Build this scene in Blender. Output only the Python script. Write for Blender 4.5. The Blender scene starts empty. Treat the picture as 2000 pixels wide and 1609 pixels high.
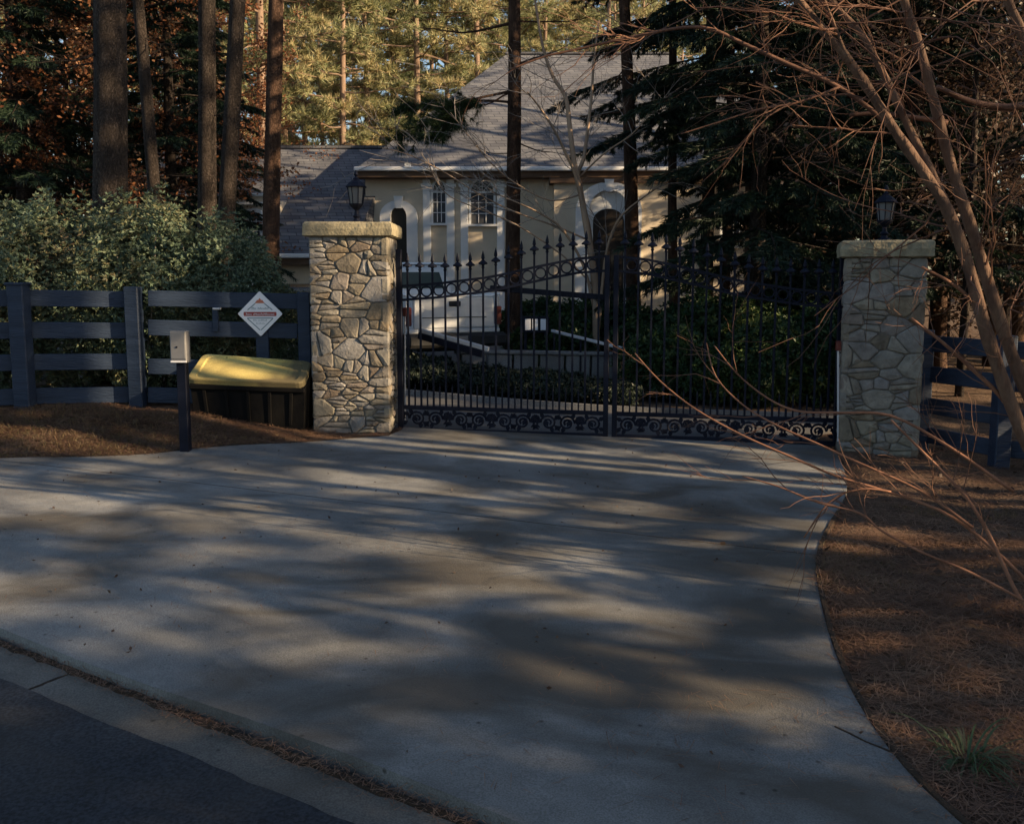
import bpy, math, random
import numpy as np
from mathutils import Vector, Matrix

R = math.radians
random.seed(7)
rng = np.random.default_rng(11)
scene = bpy.context.scene

# ------------------------------------------------------------------ camera
CAM_H = 1.68
FPX = 1800.0                       # focal length in photo pixels (photo 2000 wide)
PITCH = math.atan(213.0 / FPX)     # looking slightly down
cam_d = bpy.data.cameras.new('camera')
cam = bpy.data.objects.new('camera', cam_d)
scene.collection.objects.link(cam)
cam.location = (0, 0, CAM_H)
cam.rotation_euler = (math.pi / 2 - PITCH, 0, 0)
cam_d.sensor_width = 36.0
cam_d.lens = FPX / 2000.0 * 36.0
cam_d.shift_y = -54.5 / 2000.0
cam_d.clip_end = 2000
cam_d.clip_start = 0.05
scene.camera = cam

# ------------------------------------------------------------------ light
SUN_EL = R(19.5)
SUN_AZ = (0.950, -0.312)           # horizontal direction towards the sun
SKY_STRENGTH = 0.082
SUN_STRENGTH = 5.0
EXPOSURE = 1.25
world = bpy.data.worlds.new('World')
scene.world = world
world.use_nodes = True
wn = world.node_tree
wn.nodes.clear()
w_out = wn.nodes.new('ShaderNodeOutputWorld')
w_bg = wn.nodes.new('ShaderNodeBackground')
w_sky = wn.nodes.new('ShaderNodeTexSky')
w_sky.sky_type = 'NISHITA'
w_sky.sun_disc = False
w_sky.sun_elevation = SUN_EL
w_sky.sun_rotation = math.atan2(SUN_AZ[0], SUN_AZ[1])
w_bg.inputs[1].default_value = SKY_STRENGTH
wn.links.new(w_sky.outputs[0], w_bg.inputs[0])
wn.links.new(w_bg.outputs[0], w_out.inputs[0])
sun_d = bpy.data.lights.new('sun', 'SUN')
sun_d.energy = SUN_STRENGTH
sun_d.angle = R(0.53)
sun_d.color = (1.0, 0.74, 0.45)
sun = bpy.data.objects.new('sun', sun_d)
scene.collection.objects.link(sun)
sun_dir = Vector((SUN_AZ[0] * math.cos(SUN_EL), SUN_AZ[1] * math.cos(SUN_EL), math.sin(SUN_EL)))
sun.rotation_euler = sun_dir.to_track_quat('Z', 'Y').to_euler()
sun.location = (20, -8, 14)
vs = scene.view_settings
vs.view_transform = 'Standard'
vs.look = 'None'
vs.exposure = EXPOSURE
vs.gamma = 1.0
vs.use_curve_mapping = False
scene.cycles.max_bounces = 6
scene.cycles.diffuse_bounces = 3
scene.cycles.glossy_bounces = 2
scene.cycles.transmission_bounces = 4
scene.cycles.transparent_max_bounces = 6

# ------------------------------------------------------------------ geometry of the place
def sstep(t):
    t = min(1.0, max(0.0, t))
    return t * t * (3 - 2 * t)

def gz(x, y):
    """natural ground height"""
    z = -0.03 * 7 * math.tanh((x + 1.6) / 7)
    z += 0.2 * sstep((-2.0 - x) / 1.6) * sstep((y - 8.0) / 1.4)
    return z

CP, SP = math.cos(PITCH), math.sin(PITCH)
def ray(u, v):
    a, b = (u - 1000.0) / FPX, (v - 750.0) / FPX
    # camera axes: right=(1,0,0); forward=(0,cp,-sp); down=(0,-sp,-cp)
    return Vector((a, CP - b * SP, -SP - b * CP))
def pt(u, v, Y):
    r = ray(u, v)
    t = Y / r.y
    return Vector((r.x * t, Y, CAM_H + r.z * t))
def gp(u, v, dz=0.0):
    r = ray(u, v)
    z = 0.0
    for _ in range(25):
        t = (z - CAM_H) / r.z
        z = gz(r.x * t, r.y * t) + dz
    t = (z - CAM_H) / r.z
    return Vector((r.x * t, r.y * t, z))

# ------------------------------------------------------------------ mesh helpers
col = scene.collection
class MB:
    def __init__(self):
        self.v = []; self.f = []
    def add(self, verts, faces):
        n = len(self.v)
        self.v.extend([tuple(p) for p in verts])
        self.f.extend([tuple(i + n for i in f) for f in faces])
        return self
    def box(self, c, s, rz=0.0, M=None, bev=0.0):
        hx, hy, hz = s[0] / 2, s[1] / 2, s[2] / 2
        rot = M if M is not None else Matrix.Rotation(rz, 3, 'Z')
        c = Vector(c)
        if bev <= 0:
            vs_ = [c + rot @ Vector((x * hx, y * hy, z * hz)) for z in (-1, 1) for y in (-1, 1) for x in (-1, 1)]
            fs = [(0, 2, 3, 1), (4, 5, 7, 6), (0, 1, 5, 4), (2, 6, 7, 3), (0, 4, 6, 2), (1, 3, 7, 5)]
            return self.add(vs_, fs)
        b = min(bev, hx * .9, hy * .9, hz * .9)
        vs_ = []; idx = {}
        for sx in (-1, 1):
            for sy in (-1, 1):
                for sz in (-1, 1):
                    for ax in range(3):
                        h = [hx - b, hy - b, hz - b]; h[ax] = (hx, hy, hz)[ax]
                        idx[(sx, sy, sz, ax)] = len(vs_)
                        vs_.append(c + rot @ Vector((sx * h[0], sy * h[1], sz * h[2])))
        fs = []
        def q(*k): fs.append(tuple(idx[i] for i in k))
        for s_ in (-1, 1):
            o = [(-1, -1), (1, -1), (1, 1), (-1, 1)]
            if s_ < 0: o = o[::-1]
            q(*[(s_, a, b_, 0) for a, b_ in o])
            q(*[(b_, s_, a, 1) for a, b_ in o])
            q(*[(a, b_, s_, 2) for a, b_ in o])
        for a in (-1, 1):
            for b_ in (-1, 1):
                q((-1, a, b_, 1), (1, a, b_, 1), (1, a, b_, 2), (-1, a, b_, 2))
                q((a, -1, b_, 0), (a, 1, b_, 0), (a, 1, b_, 2), (a, -1, b_, 2))
                q((a, b_, -1, 0), (a, b_, 1, 0), (a, b_, 1, 1), (a, b_, -1, 1))
        for sx in (-1, 1):
            for sy in (-1, 1):
                for sz in (-1, 1):
                    q((sx, sy, sz, 0), (sx, sy, sz, 1), (sx, sy, sz, 2))
        return self.add(vs_, fs)
    def bar(self, a, b, w, h, up=(0, 0, 1), bev=0.0):
        """rectangular bar from a to b; w across, h along up"""
        a, b = Vector(a), Vector(b)
        d = b - a; L = d.length
        x = d.normalized(); u = Vector(up); y = u.cross(x)
        if y.length < 1e-5: y = Vector((0, 1, 0)).cross(x)
        y.normalize(); z = x.cross(y)
        M = Matrix((x, y, z)).transposed()
        return self.box((a + b) / 2, (L, w, h), M=M, bev=bev)
    def tube(self, pts, rad, sides=8, cap=True):
        pts = [Vector(p) for p in pts]; n = len(pts)
        if not hasattr(rad, '__len__'): rad = [rad] * n
        vs_ = []; fs = []
        ref = Vector((0.31, 0.17, 0.93))
        prev = None
        for i, p in enumerate(pts):
            d = pts[min(i + 1, n - 1)] - pts[max(i - 1, 0)]
            if d.length < 1e-9: d = Vector((0, 0, 1))
            d.normalize()
            if prev is None:
                x = d.cross(ref)
                if x.length < 1e-3: x = d.cross(Vector((1, 0, 0)))
            else:
                x = prev - d * prev.dot(d)
                if x.length < 1e-4: x = d.cross(ref)
            x.normalize(); prev = x; y = d.cross(x)
            for k in range(sides):
                a = 2 * math.pi * k / sides
                vs_.append(p + (x * math.cos(a) + y * math.sin(a)) * rad[i])
        for i in range(n - 1):
            for k in range(sides):
                k2 = (k + 1) % sides
                fs.append((i * sides + k, i * sides + k2, (i + 1) * sides + k2, (i + 1) * sides + k))
        if cap:
            fs.append(tuple(range(sides - 1, -1, -1)))
            fs.append(tuple((n - 1) * sides + k for k in range(sides)))
        return self.add(vs_, fs)
    def lathe(self, prof, c=(0, 0, 0), sides=12):
        """prof: (r, z) list bottom to top"""
        c = Vector(c); vs_ = []; fs = []; n = len(prof)
        for r, z in prof:
            for k in range(sides):
                a = 2 * math.pi * (k + .5) / sides
                vs_.append(c + Vector((r * math.cos(a), r * math.sin(a), z)))
        for i in range(n - 1):
            for k in range(sides):
                k2 = (k + 1) % sides
                fs.append((i * sides + k, i * sides + k2, (i + 1) * sides + k2, (i + 1) * sides + k))
        fs.append(tuple(range(sides - 1, -1, -1)))
        fs.append(tuple((n - 1) * sides + k for k in range(sides)))
        return self.add(vs_, fs)
    def prism(self, poly, fn):
        """poly: list of 2D points; fn(p, side) -> 3D for side 0 and 1"""
        n = len(poly)
        vs_ = [fn(p, 0) for p in poly] + [fn(p, 1) for p in poly]
        fs = [tuple(range(n - 1, -1, -1)), tuple(range(n, 2 * n))]
        for i in range(n):
            j = (i + 1) % n
            fs.append((i, j, n + j, n + i))
        return self.add(vs_, fs)
    def arr(self):
        return np.array(self.v, dtype=np.float64).reshape(-1, 3)

def np_mesh(name, V, F):
    """fast mesh from arrays; F is (m,3) or (m,4)"""
    me = bpy.data.meshes.new(name)
    V = np.asarray(V, dtype=np.float32); F = np.asarray(F, dtype=np.int32)
    k = F.shape[1]
    me.vertices.add(len(V)); me.vertices.foreach_set('co', V.ravel())
    me.loops.add(F.size); me.loops.foreach_set('vertex_index', F.ravel())
    me.polygons.add(len(F))
    me.polygons.foreach_set('loop_start', np.arange(0, F.size, k, dtype=np.int32))
    me.polygons.foreach_set('loop_total', np.full(len(F), k, dtype=np.int32))
    me.update(calc_edges=True)
    return me

ROOT = {}
def wloc(o):
    return ROOT.get(o.name, Vector((0, 0, 0))) if o is not None else Vector((0, 0, 0))

def link(name, me, mat, parent=None, smooth=False):
    o = bpy.data.objects.new(name, me)
    col.objects.link(o)
    if me is not None and mat is not None and len(me.materials) == 0:
        me.materials.append(mat)
    if smooth and me is not None:
        me.polygons.foreach_set('use_smooth', np.ones(len(me.polygons), dtype=bool))
    if parent is not None: o.parent = parent
    return o

def obj(name, mb, mat, parent=None, smooth=False, origin=None):
    """MB in world coordinates -> object, vertices stored relative to its root (or to origin)"""
    base = Vector(origin) if origin is not None else wloc(parent)
    me = bpy.data.meshes.new(name)
    me.from_pydata([(p[0] - base[0], p[1] - base[1], p[2] - base[2]) for p in mb.v], [], mb.f)
    me.update()
    o = link(name, me, mat, parent, smooth)
    if parent is None and origin is not None:
        o.location = base; ROOT[o.name] = base.copy()
    elif parent is not None and origin is not None:
        o.location = base - wloc(parent); ROOT[o.name] = base.copy()
    else:
        ROOT[o.name] = wloc(parent).copy() if parent is not None else Vector((0, 0, 0))
    return o

def thing(name, label, cat, loc, group=None):
    o = bpy.data.objects.new(name, None); col.objects.link(o)
    o.empty_display_size = 0.1
    o.location = loc; ROOT[o.name] = Vector(loc)
    return tag(o, label, cat, group)
def tag(o, label, cat=None, group=None):
    o['label'] = label
    if cat: o['category'] = cat
    if group: o['group'] = group
    return o
def struct(o, kind='structure'):
    o['kind'] = kind
    return o
def copy_tree(root, loc, rz=0.0, sc=1.0, label=None, group=None):
    r = root.copy(); col.objects.link(r)
    r.location = loc; r.rotation_euler = (0, 0, rz); r.scale = (sc, sc, sc) if not hasattr(sc, '__len__') else sc
    if label: r['label'] = label
    if group: r['group'] = group
    for ch in list(root.children):
        c = ch.copy(); col.objects.link(c); c.parent = r
        for g in list(ch.children):
            d = g.copy(); col.objects.link(d); d.parent = c
    return r

# ------------------------------------------------------------------ materials
def newmat(name):
    m = bpy.data.materials.new(name); m.use_nodes = True
    nt = m.node_tree; nt.nodes.clear()
    return m, nt, nt.nodes, nt.links
def N(nt, t, **kw):
    n = nt.nodes.new(t)
    for k, v in kw.items(): setattr(n, k, v)
    return n
def ramp(nt, stops, interp='LINEAR'):
    r = nt.nodes.new('ShaderNodeValToRGB'); r.color_ramp.interpolation = interp
    e = r.color_ramp.elements
    e[0].position = stops[0][0]; e[0].color = (*stops[0][1], 1)
    e[1].position = stops[-1][0]; e[1].color = (*stops[-1][1], 1)
    for p, c in stops[1:-1]:
        x = e.new(p); x.color = (*c, 1)
    return r

def mat_noise(name, c1, c2, scale=4.0, rough=0.8, bump=0.3, bscale=40.0, stretch=(1, 1, 1), metallic=0.0, detail=6, spec=0.3, c3=None, coord='Object', dist=0.02):
    m, nt, ns, ls = newmat(name)
    out = N(nt, 'ShaderNodeOutputMaterial'); b = N(nt, 'ShaderNodeBsdfPrincipled')
    tc = N(nt, 'ShaderNodeTexCoord'); mp = N(nt, 'ShaderNodeMapping'); mp.inputs['Scale'].default_value = stretch
    ls.new(tc.outputs[coord], mp.inputs[0])
    n1 = N(nt, 'ShaderNodeTexNoise'); n1.inputs['Scale'].default_value = scale; n1.inputs['Detail'].default_value = detail; n1.inputs['Roughness'].default_value = .65
    ls.new(mp.outputs[0], n1.inputs['Vector'])
    st = [(0.3, c1), (0.7, c2)] if c3 is None else [(0.25, c1), (0.5, c2), (0.75, c3)]
    r = ramp(nt, st); ls.new(n1.outputs[0], r.inputs[0])
    ls.new(r.outputs[0], b.inputs['Base Color'])
    b.inputs['Roughness'].default_value = rough; b.inputs['Metallic'].default_value = metallic
    b.inputs['Specular IOR Level'].default_value = spec
    if bump > 0:
        n2 = N(nt, 'ShaderNodeTexNoise'); n2.inputs['Scale'].default_value = bscale; n2.inputs['Detail'].default_value = 5
        ls.new(mp.outputs[0], n2.inputs['Vector'])
        bp = N(nt, 'ShaderNodeBump'); bp.inputs['Strength'].default_value = bump; bp.inputs['Distance'].default_value = dist
        ls.new(n2.outputs[0], bp.inputs['Height']); ls.new(bp.outputs[0], b.inputs['Normal'])
    ls.new(b.outputs[0], out.inputs[0])
    return m

def mat_leaf(name, cols, rough=0.55, trans=0.25, nscale=0.6):
    """leaf material: colour varies leaf by leaf and clump by clump"""
    m, nt, ns, ls = newmat(name)
    out = N(nt, 'ShaderNodeOutputMaterial'); b = N(nt, 'ShaderNodeBsdfPrincipled')
    g = N(nt, 'ShaderNodeNewGeometry'); tc = N(nt, 'ShaderNodeTexCoord')
    no = N(nt, 'ShaderNodeTexNoise'); no.inputs['Scale'].default_value = nscale; no.inputs['Detail'].default_value = 3
    ls.new(g.outputs['Position'], no.inputs['Vector'])
    mx = N(nt, 'ShaderNodeMath', operation='MULTIPLY_ADD'); mx.inputs[1].default_value = .55
    sc_ = N(nt, 'ShaderNodeMath', operation='MULTIPLY_ADD'); sc_.inputs[1].default_value = 1.5; sc_.inputs[2].default_value = -.52
    ls.new(no.outputs[0], sc_.inputs[0])
    ls.new(g.outputs['Random Per Island'], mx.inputs[0]); ls.new(sc_.outputs[0], mx.inputs[2])
    n = len(cols)
    r = ramp(nt, [(i / (n - 1), c) for i, c in enumerate(cols)]); ls.new(mx.outputs[0], r.inputs[0])
    ls.new(r.outputs[0], b.inputs['Base Color']); b.inputs['Roughness'].default_value = rough
    b.inputs['Specular IOR Level'].default_value = .3
    if trans > 0:
        t = N(nt, 'ShaderNodeBsdfTranslucent'); ls.new(r.outputs[0], t.inputs[0])
        mi = N(nt, 'ShaderNodeMixShader'); mi.inputs[0].default_value = trans
        ls.new(b.outputs[0], mi.inputs[1]); ls.new(t.outputs[0], mi.inputs[2]); ls.new(mi.outputs[0], out.inputs[0])
    else:
        ls.new(b.outputs[0], out.inputs[0])
    return m

def mat_bark(name, c1, c2, scale=3.0, bump=0.9, dist=0.03):
    m, nt, ns, ls = newmat(name)
    out = N(nt, 'ShaderNodeOutputMaterial'); b = N(nt, 'ShaderNodeBsdfPrincipled')
    tc = N(nt, 'ShaderNodeTexCoord'); mp = N(nt, 'ShaderNodeMapping'); mp.inputs['Scale'].default_value = (1, 1, .28)
    ls.new(tc.outputs['Object'], mp.inputs[0])
    vo = N(nt, 'ShaderNodeTexVoronoi', feature='DISTANCE_TO_EDGE'); vo.inputs['Scale'].default_value = scale * 8
    no = N(nt, 'ShaderNodeTexNoise'); no.inputs['Scale'].default_value = scale * 3; no.inputs['Detail'].default_value = 8
    ds = N(nt, 'ShaderNodeMixRGB', blend_type='LINEAR_LIGHT'); ds.inputs[0].default_value = .3
    ls.new(mp.outputs[0], no.inputs['Vector']); ls.new(mp.outputs[0], ds.inputs[1]); ls.new(no.outputs[1], ds.inputs[2])
    ls.new(ds.outputs[0], vo.inputs['Vector'])
    r1 = ramp(nt, [(0.0, (0, 0, 0)), (0.18, (1, 1, 1))]); ls.new(vo.outputs[0], r1.inputs[0])
    r = ramp(nt, [(0.3, c1), (0.7, c2)]); ls.new(no.outputs[0], r.inputs[0])
    mu = N(nt, 'ShaderNodeMixRGB', blend_type='MULTIPLY'); mu.inputs[0].default_value = .35
    ls.new(r.outputs[0], mu.inputs[1]); ls.new(r1.outputs[0], mu.inputs[2]); ls.new(mu.outputs[0], b.inputs['Base Color'])
    b.inputs['Roughness'].default_value = .9; b.inputs['Specular IOR Level'].default_value = .15
    ad = N(nt, 'ShaderNodeMath', operation='MULTIPLY_ADD'); ad.inputs[1].default_value = .35
    ls.new(no.outputs[0], ad.inputs[0]); ls.new(r1.outputs[0], ad.inputs[2])
    bp = N(nt, 'ShaderNodeBump'); bp.inputs['Strength'].default_value = bump; bp.inputs['Distance'].default_value = dist
    ls.new(ad.outputs[0], bp.inputs['Height']); ls.new(bp.outputs[0], b.inputs['Normal'])
    ls.new(b.outputs[0], out.inputs[0])
    return m

def mat_stone(name, cols, bump=.5):
    m, nt, ns, ls = newmat(name)
    out = N(nt, 'ShaderNodeOutputMaterial'); b = N(nt, 'ShaderNodeBsdfPrincipled')
    oi = N(nt, 'ShaderNodeObjectInfo'); g = N(nt, 'ShaderNodeNewGeometry')
    no = N(nt, 'ShaderNodeTexNoise'); no.inputs['Scale'].default_value = 9; no.inputs['Detail'].default_value = 8; no.inputs['Roughness'].default_value = .7
    ls.new(g.outputs['Position'], no.inputs['Vector'])
    n = len(cols)
    r = ramp(nt, [(i / (n - 1), c) for i, c in enumerate(cols)]); ls.new(oi.outputs['Random'], r.inputs[0])
    r2 = ramp(nt, [(.3, (.45, .42, .38)), (.72, (1.25, 1.2, 1.1))]); ls.new(no.outputs[0], r2.inputs[0])
    mu = N(nt, 'ShaderNodeMixRGB', blend_type='MULTIPLY'); mu.inputs[0].default_value = .85
    ls.new(r.outputs[0], mu.inputs[1]); ls.new(r2.outputs[0], mu.inputs[2]); ls.new(mu.outputs[0], b.inputs['Base Color'])
    b.inputs['Roughness'].default_value = .85; b.inputs['Specular IOR Level'].default_value = .25
    n2 = N(nt, 'ShaderNodeTexNoise'); n2.inputs['Scale'].default_value = 35; n2.inputs['Detail'].default_value = 6
    ls.new(g.outputs['Position'], n2.inputs['Vector'])
    bp = N(nt, 'ShaderNodeBump'); bp.inputs['Strength'].default_value = bump; bp.inputs['Distance'].default_value = .015
    ls.new(n2.outputs[0], bp.inputs['Height']); ls.new(bp.outputs[0], b.inputs['Normal'])
    ls.new(b.outputs[0], out.inputs[0])
    return m

def mat_plain(name, c, rough=.5, metallic=0., spec=.5):
    return mat_noise(name, tuple(x * .82 for x in c), tuple(min(1, x * 1.12) for x in c), scale=9, rough=rough, bump=.08, bscale=60, metallic=metallic, spec=spec)

def mat_glass(name, tint=(.02, .025, .03), rough=.08):
    m, nt, ns, ls = newmat(name)
    out = N(nt, 'ShaderNodeOutputMaterial'); b = N(nt, 'ShaderNodeBsdfPrincipled')
    b.inputs['Base Color'].default_value = (*tint, 1); b.inputs['Roughness'].default_value = rough
    b.inputs['Specular IOR Level'].default_value = .3
    ls.new(b.outputs[0], out.inputs[0]); return m

def mat_concrete(name, c_dark, c_mid, c_light, stain=.5, fines=90, fmix=.7, lo=.47, hi=.66, spots=()):
    m, nt, ns, ls = newmat(name)
    out = N(nt, 'ShaderNodeOutputMaterial'); b = N(nt, 'ShaderNodeBsdfPrincipled')
    g = N(nt, 'ShaderNodeNewGeometry')
    big = N(nt, 'ShaderNodeTexNoise'); big.inputs['Scale'].default_value = .55; big.inputs['Detail'].default_value = 9; big.inputs['Roughness'].default_value = .68
    fine = N(nt, 'ShaderNodeTexNoise'); fine.inputs['Scale'].default_value = fines; fine.inputs['Detail'].default_value = 3
    for n_ in (big, fine): ls.new(g.outputs['Position'], n_.inputs['Vector'])
    r = ramp(nt, [(.34, c_dark), (.5, c_mid), (.64, c_light)]); ls.new(big.outputs[0], r.inputs[0])
    rf = ramp(nt, [(.36, (.45, .44, .42)), (.64, (1.35, 1.34, 1.32))]); ls.new(fine.outputs[0], rf.inputs[0])
    mu = N(nt, 'ShaderNodeMixRGB', blend_type='MULTIPLY'); mu.inputs[0].default_value = fmix
    ls.new(r.outputs[0], mu.inputs[1]); ls.new(rf.outputs[0], mu.inputs[2])
    # brown organic stains with a shape of their own
    st = N(nt, 'ShaderNodeTexNoise'); st.inputs['Scale'].default_value = .9; st.inputs['Detail'].default_value = 7; st.inputs['Distortion'].default_value = .8
    mp = N(nt, 'ShaderNodeMapping'); mp.inputs['Location'].default_value = (3.1, 7.7, 0); mp.inputs['Scale'].default_value = (1, 1.6, 1)
    ls.new(g.outputs['Position'], mp.inputs[0]); ls.new(mp.outputs[0], st.inputs['Vector'])
    rs = ramp(nt, [(lo, (0, 0, 0)), (hi, (1, 1, 1))]); src = st.outputs[0]
    for (sx_, sy_, rad_, amt) in spots:        # round areas where the brown staining is stronger
        m3 = N(nt, 'ShaderNodeMapping'); m3.inputs['Location'].default_value = (-sx_ / rad_, -sy_ / rad_, 0); m3.inputs['Scale'].default_value = (1 / rad_, 1 / rad_, 0)
        ls.new(g.outputs['Position'], m3.inputs[0]); gr = N(nt, 'ShaderNodeTexGradient', gradient_type='SPHERICAL'); ls.new(m3.outputs[0], gr.inputs[0])
        ma = N(nt, 'ShaderNodeMath', operation='MULTIPLY_ADD'); ma.inputs[1].default_value = amt; ls.new(gr.outputs[1], ma.inputs[0]); ls.new(src, ma.inputs[2]); src = ma.outputs[0]
    ls.new(src, rs.inputs[0])
    ms = N(nt, 'ShaderNodeMath', operation='MULTIPLY'); ms.inputs[1].default_value = stain; ls.new(rs.outputs[0], ms.inputs[0])
    mx = N(nt, 'ShaderNodeMixRGB'); mx.inputs[2].default_value = (.062, .053, .041, 1)
    ls.new(ms.outputs[0], mx.inputs[0]); ls.new(mu.outputs[0], mx.inputs[1])
    # dark pits
    vo = N(nt, 'ShaderNodeTexVoronoi'); vo.inputs['Scale'].default_value = 7; ls.new(g.outputs['Position'], vo.inputs['Vector'])
    rv = ramp(nt, [(.03, (.25, .22, .2)), (.09, (1, 1, 1))]); ls.new(vo.outputs[0], rv.inputs[0])
    m2 = N(nt, 'ShaderNodeMixRGB', blend_type='MULTIPLY'); m2.inputs[0].default_value = .8
    ls.new(mx.outputs[0], m2.inputs[1]); ls.new(rv.outputs[0], m2.inputs[2])
    ls.new(m2.outputs[0], b.inputs['Base Color'])
    b.inputs['Roughness'].default_value = .82; b.inputs['Specular IOR Level'].default_value = .3
    bp = N(nt, 'ShaderNodeBump'); bp.inputs['Strength'].default_value = .5; bp.inputs['Distance'].default_value = .006
    ls.new(fine.outputs[0], bp.inputs['Height']); ls.new(bp.outputs[0], b.inputs['Normal'])
    ls.new(b.outputs[0], out.inputs[0])
    return m

def mat_shingle(name):
    m, nt, ns, ls = newmat(name)
    out = N(nt, 'ShaderNodeOutputMaterial'); b = N(nt, 'ShaderNodeBsdfPrincipled')
    g = N(nt, 'ShaderNodeNewGeometry')
    br = N(nt, 'ShaderNodeTexBrick'); br.inputs['Scale'].default_value = 1
    br.inputs['Color1'].default_value = (.095, .10, .12, 1); br.inputs['Color2'].default_value = (.155, .16, .175, 1); br.inputs['Mortar'].default_value = (.04, .045, .06, 1)
    br.inputs['Brick Width'].default_value = .42; br.inputs['Row Height'].default_value = .16; br.inputs['Mortar Size'].default_value = .012; br.inputs['Bias'].default_value = -.1
    sx = N(nt, 'ShaderNodeSeparateXYZ'); cx = N(nt, 'ShaderNodeCombineXYZ'); ls.new(g.outputs['Position'], sx.inputs[0])
    ad = N(nt, 'ShaderNodeMath', operation='MULTIPLY_ADD'); ad.inputs[1].default_value = .35
    ls.new(sx.outputs[1], ad.inputs[0]); ls.new(sx.outputs[0], ad.inputs[2])
    ls.new(ad.outputs[0], cx.inputs[0])
    sz = N(nt, 'ShaderNodeMath', operation='MULTIPLY'); sz.inputs[1].default_value = 1.6; ls.new(sx.outputs[2], sz.inputs[0]); ls.new(sz.outputs[0], cx.inputs[1])
    ls.new(cx.outputs[0], br.inputs['Vector'])
    no = N(nt, 'ShaderNodeTexNoise'); no.inputs['Scale'].default_value = 1.2; no.inputs['Detail'].default_value = 6; ls.new(g.outputs['Position'], no.inputs['Vector'])
    r = ramp(nt, [(.3, (.6, .6, .62)), (.7, (1.3, 1.28, 1.25))]); ls.new(no.outputs[0], r.inputs[0])
    mu = N(nt, 'ShaderNodeMixRGB', blend_type='MULTIPLY'); mu.inputs[0].default_value = .8
    ls.new(br.outputs[0], mu.inputs[1]); ls.new(r.outputs[0], mu.inputs[2]); ls.new(mu.outputs[0], b.inputs['Base Color'])
    b.inputs['Roughness'].default_value = .9
    bp = N(nt, 'ShaderNodeBump'); bp.inputs['Strength'].default_value = .5; bp.inputs['Distance'].default_value = .02
    ls.new(br.outputs[1], bp.inputs['Height']); bp.invert = True; ls.new(bp.outputs[0], b.inputs['Normal'])
    ls.new(b.outputs[0], out.inputs[0]); return m

def mat_ground(name):
    m, nt, ns, ls = newmat(name)
    out = N(nt, 'ShaderNodeOutputMaterial'); b = N(nt, 'ShaderNodeBsdfPrincipled')
    g = N(nt, 'ShaderNodeNewGeometry')
    n1 = N(nt, 'ShaderNodeTexNoise'); n1.inputs['Scale'].default_value = 2.2; n1.inputs['Detail'].default_value = 9; n1.inputs['Roughness'].default_value = .7
    n2 = N(nt, 'ShaderNodeTexNoise'); n2.inputs['Scale'].default_value = 40; n2.inputs['Detail'].default_value = 4
    for n_ in (n1, n2): ls.new(g.outputs['Position'], n_.inputs['Vector'])
    r = ramp(nt, [(.3, (.06, .04, .03)), (.5, (.12, .08, .056)), (.7, (.19, .135, .095))]); ls.new(n1.outputs[0], r.inputs[0])
    r2 = ramp(nt, [(.3, (.4, .38, .36)), (.7, (1.3, 1.3, 1.3))]); ls.new(n2.outputs[0], r2.inputs[0])
    mu = N(nt, 'ShaderNodeMixRGB', blend_type='MULTIPLY'); mu.inputs[0].default_value = .8
    ls.new(r.outputs[0], mu.inputs[1]); ls.new(r2.outputs[0], mu.inputs[2]); ls.new(mu.outputs[0], b.inputs['Base Color'])
    b.inputs['Roughness'].default_value = .95; b.inputs['Specular IOR Level'].default_value = .1
    bp = N(nt, 'ShaderNodeBump'); bp.inputs['Strength'].default_value = .8; bp.inputs['Distance'].default_value = .03
    ls.new(n2.outputs[0], bp.inputs['Height']); ls.new(bp.outputs[0], b.inputs['Normal'])
    ls.new(b.outputs[0], out.inputs[0]); return m

M = {}
M['concrete'] = mat_concrete('driveway_concrete', (.10, .101, .10), (.175, .178, .175), (.26, .264, .258), .8, 150, .5, .47, .68, ((.9, 4.7, 2.2, .16), (1.2, 6.6, 1.8, .10), (-.2, 3.4, 1.5, .08), (-2.6, 5.4, 1.4, .08)))
M['gutter'] = mat_concrete('gutter_concrete', (.08, .072, .062), (.13, .122, .108), (.19, .18, .16), .7, 130, .55)
M['wallconc'] = mat_concrete('low_wall_concrete', (.11, .11, .115), (.16, .16, .16), (.21, .21, .21), .4)
M['asphalt'] = mat_concrete('asphalt', (.014, .017, .023), (.030, .033, .040), (.062, .064, .07), .3, 75, .9)
M['drive2'] = mat_noise('inner_drive_surface', (.06, .062, .07), (.11, .11, .11), scale=1.5, rough=.85, bump=.4, bscale=120, dist=.006)
M['soil_and_shade'] = mat_noise('dark_soil_and_edge_shade', (.02, .014, .01), (.055, .035, .022), scale=14, rough=1, bump=.8, bscale=60)  # real soil in joints; also colours the painted shadow line at slab edges
M['ground'] = mat_ground('forest_floor')
M['mortar'] = mat_noise('mortar', (.10, .092, .08), (.18, .165, .145), scale=18, rough=.95, bump=.6, bscale=70)
M['stone'] = mat_stone('fieldstone', [(.20, .195, .175), (.235, .235, .24), (.18, .165, .145), (.265, .26, .24), (.20, .165, .12), (.25, .25, .26), (.155, .135, .11), (.25, .235, .195), (.215, .215, .225), (.185, .145, .11)])
M['cap'] = mat_stone('cap_stone', [(.29, .265, .19), (.27, .25, .185)], .6)
M['iron'] = mat_noise('black_iron', (.0035, .005, .012), (.008, .011, .024), scale=8, rough=.55, bump=.15, bscale=70, spec=.15)
M['fence'] = mat_noise('dark_fence_paint', (.007, .016, .036), (.019, .034, .066), scale=5, rough=.6, bump=.4, bscale=30, stretch=(.3, 1, 3), spec=.4)
M['lglass'] = mat_glass('lantern_glass', (.13, .135, .14), .2)
M['steel'] = mat_noise('keypad_steel', (.15, .15, .155), (.21, .21, .215), scale=3, rough=.5, bump=.05, metallic=.35)
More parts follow.
